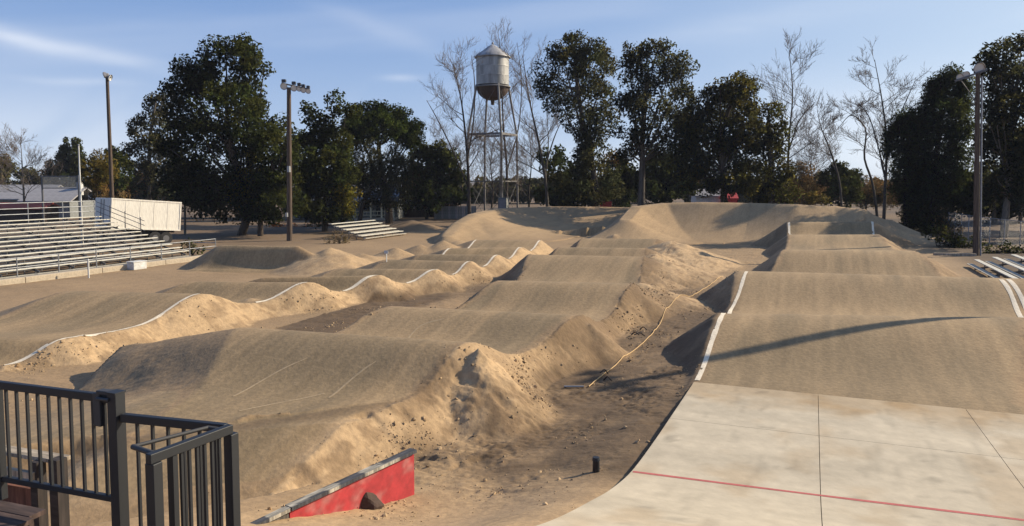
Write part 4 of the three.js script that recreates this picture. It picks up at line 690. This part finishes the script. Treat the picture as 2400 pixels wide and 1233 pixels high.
// round the tower
bareTree('bare_tree', 'dark bare tree in front of the left tower leg', 92, [[1100, 520], [1098, 420], [1092, 330], [1080, 230], [1062, 150]], { r: 0.24, limbs: 12, reach: 4.6, from: 0.3, wide: 0.55, extra: [[[1098, 440], [1060, 350], [1020, 270], [1000, 235]], [[1094, 380], [1110, 280], [1112, 190], [1105, 130]]] });
bareTree('bare_tree', 'bare tree rising behind the water tank', 112, [[1185, 500], [1188, 400], [1180, 300], [1175, 180], [1170, 90]], { r: 0.24, limbs: 12, reach: 4.5, from: 0.3, wide: 0.5, extra: [[[1188, 400], [1215, 300], [1222, 190], [1212, 100]]] });
bareTree('bare_tree', 'tall bare tree between the tower and the big gum tree', 94, [[1285, 500], [1278, 420], [1262, 330], [1240, 230], [1225, 130]], { r: 0.24, limbs: 12, reach: 4.4, from: 0.25, wide: 0.5, bark: M.barkGrey, extra: [[[1278, 420], [1285, 340], [1282, 260]], [[1275, 400], [1300, 320], [1318, 280]]] });
bareTree('bare_tree', 'scrubby bare tree left of the tower', 100, [[1050, 510], [1050, 450], [1040, 390], [1030, 330]], { r: 0.18, limbs: 14, reach: 4.2, from: 0.2, wide: 0.75 });
bareTree('bare_tree', 'scrubby bare tree below the tower ring', 103, [[1150, 505], [1155, 440], [1150, 390], [1155, 340]], { r: 0.16, limbs: 14, reach: 4.4, from: 0.2, wide: 0.8 });
bareTree('bare_tree', 'thin bare tree right of the right tower leg', 100, [[1240, 505], [1240, 440], [1245, 390], [1240, 300]], { r: 0.15, limbs: 12, reach: 4.2, from: 0.2, wide: 0.7 });
const gum = { color: GREEN.euc, leaf: 0.22, aspect: 0.42, droop: 0.25, clumps: 17, clumpR: 0.78, leaves: 40, r: 0.42, group: TG, bark: M.barkGrey };
tree('gum_tree', 'tallest gum tree, right of the water tower', 87, [[1400, 500], [1395, 430], [1375, 330], [1355, 220], [1345, 120]], [[1342, 92, 26, 24], [1318, 128, 34, 26], [1350, 135, 36, 34], [1400, 118, 36, 26], [1425, 140, 22, 26], [1285, 175, 34, 30, 0.8], [1335, 190, 50, 36], [1400, 180, 48, 42], [1272, 205, 24, 22, 0.7], [1310, 235, 44, 32, 0.8], [1380, 240, 52, 38], [1425, 235, 26, 44, 0.8], [1345, 285, 36, 26, 0.7], [1400, 290, 38, 32], [1370, 325, 42, 30], [1395, 360, 40, 34], [1355, 370, 30, 40], [1390, 405, 52, 40], [1345, 425, 46, 40], [1400, 450, 54, 34]], gum);
tree('gum_tree', 'broad gum tree with a pale trunk in the middle of the row', 82, [[1502, 490], [1505, 400], [1506, 300], [1515, 180]], [[1488, 118, 28, 22], [1540, 115, 28, 24], [1475, 150, 26, 26, 0.8], [1520, 160, 50, 38], [1575, 150, 28, 28, 0.8], [1600, 160, 20, 28, 0.8], [1490, 200, 40, 36], [1555, 210, 52, 40], [1608, 210, 20, 36, 0.8], [1480, 250, 30, 34, 0.8], [1530, 262, 52, 34], [1590, 265, 38, 38, 0.9], [1475, 300, 28, 26, 0.7], [1525, 310, 38, 24, 0.8], [1580, 310, 42, 26, 0.9], [1470, 350, 30, 32, 1], [1550, 350, 44, 28, 0.9], [1610, 300, 26, 34, 0.9]], gum);
tree('gum_tree', 'leaning gum tree with a ragged top right of the broad one', 79, [[1700, 490], [1695, 420], [1690, 330], [1720, 220]], [[1745, 182, 24, 18, 0.7], [1728, 205, 34, 22], [1688, 210, 26, 22, 0.8], [1765, 205, 16, 18, 0.5], [1650, 240, 32, 26, 0.8], [1705, 245, 44, 34], [1750, 245, 26, 34, 0.8], [1625, 280, 30, 32], [1680, 290, 54, 38], [1745, 300, 36, 40], [1610, 325, 30, 34], [1665, 340, 60, 38], [1730, 350, 48, 40], [1620, 375, 40, 36], [1690, 390, 66, 36], [1750, 400, 40, 40], [1640, 420, 50, 30], [1720, 430, 50, 24]], { ...gum, color: GREEN.olive, bark: M.bark, clumps: 24 });
tree('gum_tree', 'smaller olive gum tree at the right end of the row', 81, [[1810, 495], [1808, 420], [1805, 330], [1800, 270]], [[1800, 262, 20, 22, 0.7], [1790, 300, 30, 30], [1820, 310, 24, 34, 0.9], [1800, 350, 38, 34], [1825, 385, 30, 40, 0.9], [1790, 405, 36, 40], [1815, 440, 46, 36], [1780, 455, 34, 30]], { ...gum, color: GREEN.olive });
for (const [label, D, cx, list] of [
  ['dark undergrowth tree below the tallest gum', 100, 1320, [[1290, 370, 26, 26, 0.8], [1310, 410, 34, 34], [1350, 440, 44, 40], [1300, 455, 44, 32], [1345, 470, 60, 22]]],
  ['dark undergrowth tree between the two tallest gums', 101, 1440, [[1440, 385, 22, 22, 0.8, GREEN.straw], [1450, 410, 30, 30], [1430, 440, 44, 32], [1475, 430, 36, 40], [1450, 468, 60, 22]]],
  ['dark undergrowth tree behind the pale gum trunk', 99, 1560, [[1540, 385, 36, 26], [1580, 390, 36, 30], [1530, 420, 40, 36], [1590, 425, 40, 26], [1545, 455, 40, 28]]],
  ['dark evergreen mass left of the water tower', 98, 1000, [[975, 360, 26, 18], [1010, 356, 28, 18], [1045, 365, 30, 22], [990, 395, 44, 30], [1040, 405, 40, 34], [970, 425, 34, 34], [1010, 440, 50, 30], [1060, 440, 40, 34], [985, 470, 50, 22]]],
  ['dark evergreen mass low behind the fence at the right', 92, 2290, [[2240, 440, 40, 34], [2290, 450, 44, 36], [2340, 455, 44, 34], [2390, 460, 44, 34], [2260, 480, 50, 22], [2330, 485, 50, 20], [2400, 485, 50, 20]]],
  ['dark evergreen mass behind the small bleachers', 104, 745, [[700, 380, 40, 36], [735, 420, 44, 40], [700, 440, 44, 36], [790, 450, 40, 34], [690, 330, 26, 30, 0.7], [830, 440, 36, 34]]],
  ['dark evergreen mass behind the tallest evergreen', 102, 470, [[440, 400, 40, 40], [400, 440, 40, 36], [470, 450, 50, 36], [540, 450, 50, 36], [600, 430, 40, 40]]],
]) tree('undergrowth_tree', label, D, [[cx, 500], [cx, 450], [cx + 3, 410]], list, { color: GREEN.dark, leaf: 0.26, clumps: 16, clumpR: 0.85, leaves: 34, r: 0.25, group: TG });
// right side
bareTree('bare_tree', 'slender bare tree right of the gum row', 88, [[1846, 495], [1846, 420], [1850, 320], [1858, 220], [1850, 120]], { r: 0.2, limbs: 15, reach: 3.9, from: 0.35, wide: 0.5, bark: M.barkGrey, extra: [[[1850, 330], [1832, 270], [1815, 200]], [[1850, 350], [1875, 280], [1910, 240]]] });
bareTree('bare_tree', 'tall bare tree beside the dark cypress', 76, [[2072, 525], [2075, 440], [2078, 330], [2068, 240], [2050, 140]], { r: 0.19, limbs: 15, reach: 3.6, from: 0.25, wide: 0.6, bark: M.barkGrey, extra: [[[2076, 420], [2060, 350], [2035, 270], [2015, 245]], [[2078, 380], [2110, 270], [2145, 190]]] });
bareTree('bare_tree', 'crooked bare tree bending left near the cypress', 82, [[2060, 520], [2045, 430], [2026, 370], [2028, 300], [1995, 270], [1965, 300]], { r: 0.16, limbs: 9, reach: 2.6, from: 0.45, wide: 0.6, lift: -0.02, bark: M.barkGrey });
bareTree('bare_tree', 'leaning bare tree above the dark corner of the banked turn', 84, [[1975, 520], [1968, 430], [1945, 350], [1925, 300], [1915, 255]], { r: 0.15, limbs: 10, reach: 3.0, from: 0.3, wide: 0.55, bark: M.barkGrey });
bareTree('bare_tree', 'low round bare tree on the skyline right of the gums', 118, [[1905, 490], [1905, 430], [1900, 390], [1905, 350]], { r: 0.16, limbs: 16, reach: 4.5, from: 0.25, wide: 0.8 });
tree('brown_thicket', 'brown leafless thicket below the slender bare tree', 112, [[1885, 490], [1885, 440]], [[1870, 400, 30, 22], [1900, 420, 40, 28], [1860, 440, 40, 30], [1920, 450, 44, 26], [1880, 465, 50, 20]], { color: GREEN.brown, leaf: 0.2, aspect: 0.3, clumps: 20, r: 0.15, group: TG });
tree('brown_thicket', 'brown leafless thicket left of the cypress', 110, [[2030, 490], [2030, 450]], [[2000, 435, 36, 24], [2040, 440, 40, 28], [2075, 440, 30, 30], [2020, 465, 60, 20], [2065, 470, 40, 22]], { color: GREEN.brown, leaf: 0.2, aspect: 0.3, clumps: 20, r: 0.15, group: TG });
tree('low_evergreen', 'low dark evergreen on the skyline near the crooked bare tree', 106, [[1965, 480], [1965, 420]], [[1962, 390, 14, 16], [1960, 410, 30, 18], [1990, 412, 26, 14], [1950, 430, 30, 18], [1985, 435, 36, 18], [1975, 455, 40, 20]], { color: GREEN.dark, leaf: 0.22, clumps: 20, r: 0.18, group: TG });
tree('pale_bush', 'pale green bush behind the banked turn', 90, [[1912, 490], [1912, 470]], [[1912, 462, 20, 12], [1895, 470, 18, 10], [1930, 472, 16, 9]], { color: [0.13, 0.125, 0.06], leaf: 0.16, clumps: 20, clumpR: 0.5, r: 0.08, group: TG, category: 'bush' });
const cyp = { color: GREEN.cyp, leaf: 0.2, aspect: 0.26, droop: -0.1, upward: 0.1, grow: 1.4, clumps: 56, clumpR: 0.62, leaves: 46, spreadD: 0.25, r: 0.35, group: TG };
tree('cypress', 'tall dense dark columnar cypress at the right', 72, [[2190, 555], [2192, 450], [2200, 300], [2215, 200]], [[2232, 178, 15, 22], [2205, 190, 16, 20], [2252, 195, 14, 22], [2218, 215, 40, 28], [2190, 235, 24, 30], [2250, 235, 22, 30], [2205, 265, 52, 34], [2250, 285, 24, 40], [2195, 310, 50, 36], [2240, 340, 30, 40], [2190, 355, 52, 38], [2235, 395, 30, 40], [2190, 405, 50, 38], [2228, 440, 28, 34], [2185, 450, 44, 36], [2215, 470, 30, 30], [2180, 490, 40, 30], [2172, 520, 36, 26], [2152, 330, 24, 36], [2155, 390, 26, 36], [2160, 450, 28, 36], [2165, 285, 20, 30]], cyp);
tree('cypress', 'lower dark cypress joined to the left of the tall one', 74, [[2125, 555], [2125, 450], [2122, 330]], [[2120, 282, 14, 14], [2105, 296, 14, 16], [2135, 290, 16, 20], [2118, 320, 30, 24], [2115, 355, 30, 28], [2125, 390, 34, 30], [2130, 430, 34, 32], [2140, 470, 30, 30], [2150, 505, 28, 28]], cyp);
tree('gum_tree', 'large dark gum tree filling the right edge', 66, [[2355, 540], [2360, 470], [2372, 360], [2380, 200]], [[2330, 118, 20, 16, 0.7], [2368, 105, 22, 18, 0.8], [2395, 92, 24, 18], [2312, 140, 14, 14, 0.6], [2345, 150, 32, 22], [2390, 150, 34, 30], [2330, 185, 28, 20, 0.8], [2370, 200, 42, 30], [2410, 210, 34, 40], [2330, 235, 32, 34], [2380, 255, 48, 36], [2320, 290, 26, 40], [2360, 310, 44, 38], [2400, 320, 44, 44], [2325, 350, 30, 40], [2370, 375, 48, 36], [2330, 410, 34, 34], [2390, 425, 48, 34], [2345, 450, 36, 26], [2440, 280, 40, 80], [2440, 400, 40, 60]], { ...gum, bark: M.barkPale, r: 0.34 });
for (const [px, l] of [[2330, 'left'], [2392, 'right']]) tree('gum_tree', `background dark gum tree ${l} of the large one at the right edge`, 88, [[px, 530], [px + 3, 460], [px + 8, 380]], [[px, 330, 36, 40], [px + 10, 390, 46, 36], [px - 14, 430, 44, 34], [px + 20, 450, 40, 30], [px - 5, 478, 50, 20]], { ...gum, color: GREEN.dark, leaf: 0.26, bark: M.barkPale, r: 0.24 });
for (const [px, D, l] of [[2520, 62, 'near gum tree beyond the right edge shading the fence'], [2600, 78, 'second gum tree beyond the right edge shading the fence'], [2500, 92, 'far gum tree beyond the right edge behind the fence']]) tree('gum_tree', l, D, [[px, 540], [px + 3, 460], [px, 250]], [[px, 180, 60, 50], [px + 20, 260, 90, 60], [px - 30, 330, 80, 60], [px + 10, 400, 90, 50]], { ...gum, leaf: 0.3 });
// low shrubs and brush near the track
function shrub(label, D, masses, o) { reseed(900 + treeN++ * 7); const g = thing('shrub', label, 'shrub', 'low shrubs round the track'); part('foliage', crownGeometry(masses, D, { leaf: 0.12, clumps: 26, clumpR: 0.4, leaves: 40, spreadD: 0.3, ...o }), M.leaf, g); const f = foot(masses[0][0], D), gs = []; for (let i = 0; i < 5; i++) { const e = at(masses[i % masses.length][0] + rg() * 4, masses[i % masses.length][1], D); limb([f, f.clone().lerp(e, 0.5).add(V(rg() * 0.1, 0.05, 0)), e], 0.04, 0.015, gs, 5); } part('stems', gs, M.bark, g); return g; }
shrub('dark green shrub at the right end of the large bleachers', 50, [[448, 580, 12, 8], [462, 584, 16, 6], [438, 576, 8, 10]], { color: GREEN.dark });
shrub('dark low hedge along the foot of the fence at the right', 56, [[2200, 552, 26, 13], [2225, 562, 28, 14], [2250, 572, 28, 15], [2275, 578, 24, 17], [2230, 578, 22, 10], [2185, 545, 18, 14]], { color: GREEN.dark, clumps: 40 });
shrub('dark low shrub between the right light pole and the fence', 52, [[2320, 586, 20, 12], [2345, 588, 22, 10], [2375, 588, 24, 9], [2405, 592, 20, 8]], { color: GREEN.dark, clumps: 36 });
shrub('dry grey vines hanging on the chain-link fence', 66, [[2215, 520, 14, 24], [2240, 525, 16, 22], [2200, 530, 12, 20], [2225, 540, 20, 14]], { color: [0.15, 0.13, 0.095], aspect: 0.18, leaf: 0.2, droop: 0.4 });
shrub('dry grey brush heap beside the small bleachers', 60, [[795, 560, 13, 6], [785, 555, 10, 5], [808, 563, 9, 4], [775, 562, 8, 4]], { color: [0.16, 0.135, 0.11], aspect: 0.14, leaf: 0.2 });
shrub('red-brown leaf heap behind the small bleachers', 82, [[700, 535, 26, 5], [740, 533, 26, 6], [660, 530, 20, 5], [780, 528, 20, 5]], { color: [0.13, 0.06, 0.035], leaf: 0.14 });
{ // far wood that closes the horizon
  reseed(4242); const masses = []; for (let px = -150; px < 2600; px += 34) masses.push([px + rg() * 10, 452 + rg() * 8 - 10 * vn(px * 0.01, 2), 40, 22 + rnd() * 10, 0.5, rnd() < 0.35 ? GREEN.brown : GREEN.grey]);
  mesh('far_wood', crownGeometry(masses, 170, { color: GREEN.grey, leaf: 0.5, clumps: 10, clumpR: 1.4, leaves: 18, spreadD: 0.5 }), M.leaf, 'far belt of low dark trees closing the horizon', 'wood', null, 'stuff');
}
// ---------------------------------------------------------------- buildings
function placed(name, label, category, D, px) { const g = thing(name, label, category); const f = foot(px, D); g.position.copy(f); g.rotation.y = YAW; return g; }   // local x to the right of the picture, z towards the camera
function gable(w, d, h, rise, over) { const s = new THREE.Shape(); s.moveTo(-d / 2 - over, h - 0.1); s.lineTo(0, h + rise); s.lineTo(d / 2 + over, h - 0.1); s.lineTo(d / 2 + over, h + 0.08); s.lineTo(0, h + rise + 0.2); s.lineTo(-d / 2 - over, h + 0.08); const g = new THREE.ExtrudeGeometry(s, { depth: w + 2 * over, bevelEnabled: false }).toNonIndexed(); g.translate(0, 0, -(w / 2 + over)); g.rotateY(Math.PI / 2); g.computeVertexNormals(); return boxUV(g); }
function windowOn(g, x, y, z, w, h) { const f = part('window', [bx(w + 0.16, 0.08, 0.08, x, y + h / 2 + 0.04, z), bx(w + 0.16, 0.08, 0.1, x, y - h / 2 - 0.04, z), bx(0.08, h, 0.08, x - w / 2 - 0.04, y, z), bx(0.08, h, 0.08, x + w / 2 + 0.04, y, z)], M.white, g); part('pane', bx(w, h, 0.02, x, y, z - 0.01), M.glass, f); }
{
  const a = placed('pale_house', 'low pale house with light grey roof at the far left edge', 'house', 112, 20); part('wall', bx(15, 2.4, 8, 0, 1.2, 0), M.wallGrey, a); part('roof', gable(15, 8, 2.4, 1.9, 0.5), M.roofGrey, a); for (const x of [-4, 0, 4]) windowOn(a, x, 1.3, 4.02, 1.2, 1);
  const b = placed('grey_house', 'low grey-roofed house beyond the flagpole', 'house', 104, 145); part('wall', bx(6.4, 2.3, 7, 0, 1.15, 0), M.wallGrey, b); part('roof', gable(6.4, 7, 2.3, 1.7, 0.4), M.roofGrey, b); windowOn(b, -1, 1.2, 3.52, 1.2, 1); part('chimney', bx(0.6, 1.8, 0.6, 2.9, 4.0, 0.4, 0.01), M.white, b, 'white chimney'); part('chimney', bx(0.9, 0.9, 0.6, 4.6, 2.9, 0.4, 0.01), M.white, b, 'white wall end');
  const rt = placed('red_roofed_shed', 'low red-roofed shed beyond the large bleachers', 'shed', 92, 30); part('wall', bx(9.5, 1.7, 3, 0, 0.85, 0), M.wallBrown, rt); part('roof', gable(9.5, 3, 1.7, 0.5, 0.3), std(0.42, 0.09, 0.06, 0.9, { map: grainMap }), rt);
  const bs = placed('backstop_fence', 'dark posts holding a tall grey wire backstop beyond the bleachers', 'backstop', 76, 143); for (const x of [-1.8, 1.9]) part('post', tube(V(x, -0.2, 0), V(x, 5.6, 0), 0.1, 0.09, 8), M.darkSteel, bs); for (const y of [5.5, 4.3]) part('rail', tube(V(-1.8, y, 0), V(1.9, y, 0), 0.04), M.darkSteel, bs); const ws = []; for (let i = 0; i < 40; i++) { ws.push(beam(V(-1.8 + i * 0.093, 4.3, 0), V(-1.8 + i * 0.093, 5.5, 0), 0.02, 0.02)); } for (let i = 0; i < 13; i++) ws.push(beam(V(-1.8, 4.3 + i * 0.093, 0.01), V(1.9, 4.3 + i * 0.093, 0.01), 0.02, 0.02)); tag(part('wire_mesh', ws, M.wire, bs), null, null, null, 'stuff');

  const h = placed('porch_house', 'small house with cream porch posts behind the small bleachers', 'house', 98, 830); part('wall', bx(15, 2.6, 6, -1.8, 1.3, -3), M.wallGrey, h); part('roof', gable(15, 9, 2.5, 1.9, 0.5).translate(-1.8, 0, -2), M.roofGrey, h); part('porch_floor', bx(7.4, 0.3, 2.4, 2.0, 0.15, 1.2), M.curb, h);
  for (const x of [-1.6, 0.4, 2.6, 4.0, 5.5]) part('porch_post', bx(0.2, 2.1, 0.2, x, 1.35, 2.2), M.cream, h); for (const y of [0.65, 1.15]) part('porch_rail', bx(4.9, 0.08, 0.06, 3.0, y, 2.2), M.cream, h); for (let i = 0; i < 11; i++) part('baluster', bx(0.05, 0.45, 0.04, 0.7 + i * 0.46, 0.9, 2.2), M.cream, h); windowOn(h, 1.5, 1.5, 0.05, 1.2, 1.1); windowOn(h, -4.5, 1.5, 0.05, 1.2, 1.1); part('door', bx(0.95, 2.0, 0.06, 3.4, 1.3, 0.05), M.darkWood, h);
  const br = placed('brown_building', 'dark brown building under the trees left of the water tower', 'building', 106, 1000); part('wall', bx(9, 3.2, 6, 0, 1.6, -1), M.wallBrown, br); part('roof', gable(9, 6, 3.2, 1.4, 0.4).translate(0, 0, -1), M.darkWood, br); windowOn(br, -2, 1.8, 2.02, 1.1, 1); windowOn(br, 1.5, 1.8, 2.02, 1.1, 1);
  const fe = placed('grey_board_fence', 'grey board fence panels left of the water tower', 'fence', 99, 1068); for (let i = 0; i < 18; i++) part('board', bx(0.29, 1.65 + 0.05 * hash(i, 3), 0.03, -2.7 + i * 0.31, 0.85, 0.02 * hash(i, 8)), i % 3 ? M.wallGrey : M.roofGrey, fe); for (const y of [0.35, 1.3]) part('rail', bx(5.6, 0.09, 0.05, 0, y, -0.05), M.wallGrey, fe);
  const wsd = placed('white_shed', 'white shed glimpsed under the gum trees behind the banked turn', 'shed', 106, 1655); part('wall', bx(3.6, 2.9, 3, 0, 1.45, 0), M.white, wsd); part('roof', gable(3.6, 3, 2.9, 0.8, 0.2), M.roofGrey, wsd); part('door', bx(0.9, 2.0, 0.05, 0.5, 1.0, 1.53), M.roofGrey, wsd);
  const rs = placed('red_shed', 'small dark red shed beside the white shed under the gums', 'shed', 103, 1708); part('wall', bx(1.7, 2.6, 2, 0, 1.3, 0), M.red, rs); part('roof', gable(1.7, 2, 2.6, 0.6, 0.15), M.red, rs); part('door', bx(0.7, 1.9, 0.05, 0, 0.95, 1.03), M.white, rs);
  const rc = placed('red_bin', 'dark red bin under the gums left of the banked turn', 'bin', 99, 1418); part('body', bx(1.6, 1.5, 1.2, 0, 1.6, 0, 0.05), M.red, rc); part('lid', bx(1.7, 0.1, 1.3, 0, 2.4, 0), M.darkSteel, rc); part('stand', bx(1.5, 0.85, 1.1, 0, 0.42, 0), M.darkSteel, rc);
  // chain-link fence on the right
  const cf = thing('chain_link_fence', 'chain-link fence with pipe posts along the right side', 'fence'), p0 = foot(2185, 78), p1 = foot(2290, 62), p2 = foot(2480, 50), line = [p0, p1, p2], wires = [];
  for (let q = 0; q < 2; q++) { const A = line[q], B = line[q + 1], n = q ? 5 : 7; for (let i = 0; i <= n; i++) { if (q && !i) continue; const p = A.clone().lerp(B, i / n); part('post', tube(V(p.x, p.y - 0.2, p.z), V(p.x, p.y + 2.1, p.z), 0.035), M.galv, cf); } part('top_rail', tube(A.clone().setY(A.y + 2.05), B.clone().setY(B.y + 2.05), 0.025), M.galv, cf); const L = A.distanceTo(B), m = Math.round(L / 0.22); for (let i = -8; i < m; i++) for (const sgn of [1, -1]) { const a0 = sgn > 0 ? i : i + 9, b0 = sgn > 0 ? i + 9 : i; const ka = clamp(a0 / m), kb = clamp(b0 / m), ya = 0.05 + 2 * (sgn > 0 ? (ka * m - i) / 9 : (i + 9 - ka * m) / 9), yb = 0.05 + 2 * (sgn > 0 ? (kb * m - i) / 9 : (i + 9 - kb * m) / 9); if (Math.abs(ka - kb) < 1e-6) continue; const a = A.clone().lerp(B, ka), b = A.clone().lerp(B, kb); a.y += ya; b.y += yb; wires.push(tube(a, b, 0.006, 0.006, 3, false)); } }
  tag(part('wire_mesh', wires, M.wire, cf), null, null, null, 'stuff');
  const mk = onG(906, 614); const ms = thing('track_marker', 'short pale marker stake at the far left edge line', 'marker'); part('stake', beam(V(mk.x, mk.y - 0.1, mk.z), V(mk.x, mk.y + 0.55, mk.z), 0.05, 0.03), M.white, ms); part('plate', bx(0.22, 0.16, 0.02, mk.x, mk.y + 0.5, mk.z + 0.03), M.white, ms);
}
scene.traverse((o) => { if (o.isMesh) { o.castShadow = true; o.receiveShadow = true; } });
let tris = 0; scene.traverse((o) => { if (o.isMesh && !o.isInstancedMesh) tris += (o.geometry.index ? o.geometry.index.count : o.geometry.attributes.position.count) / 3; });
console.log('grid', NX, NS, 'triangles', tris | 0);
renderer.render(scene, camera);
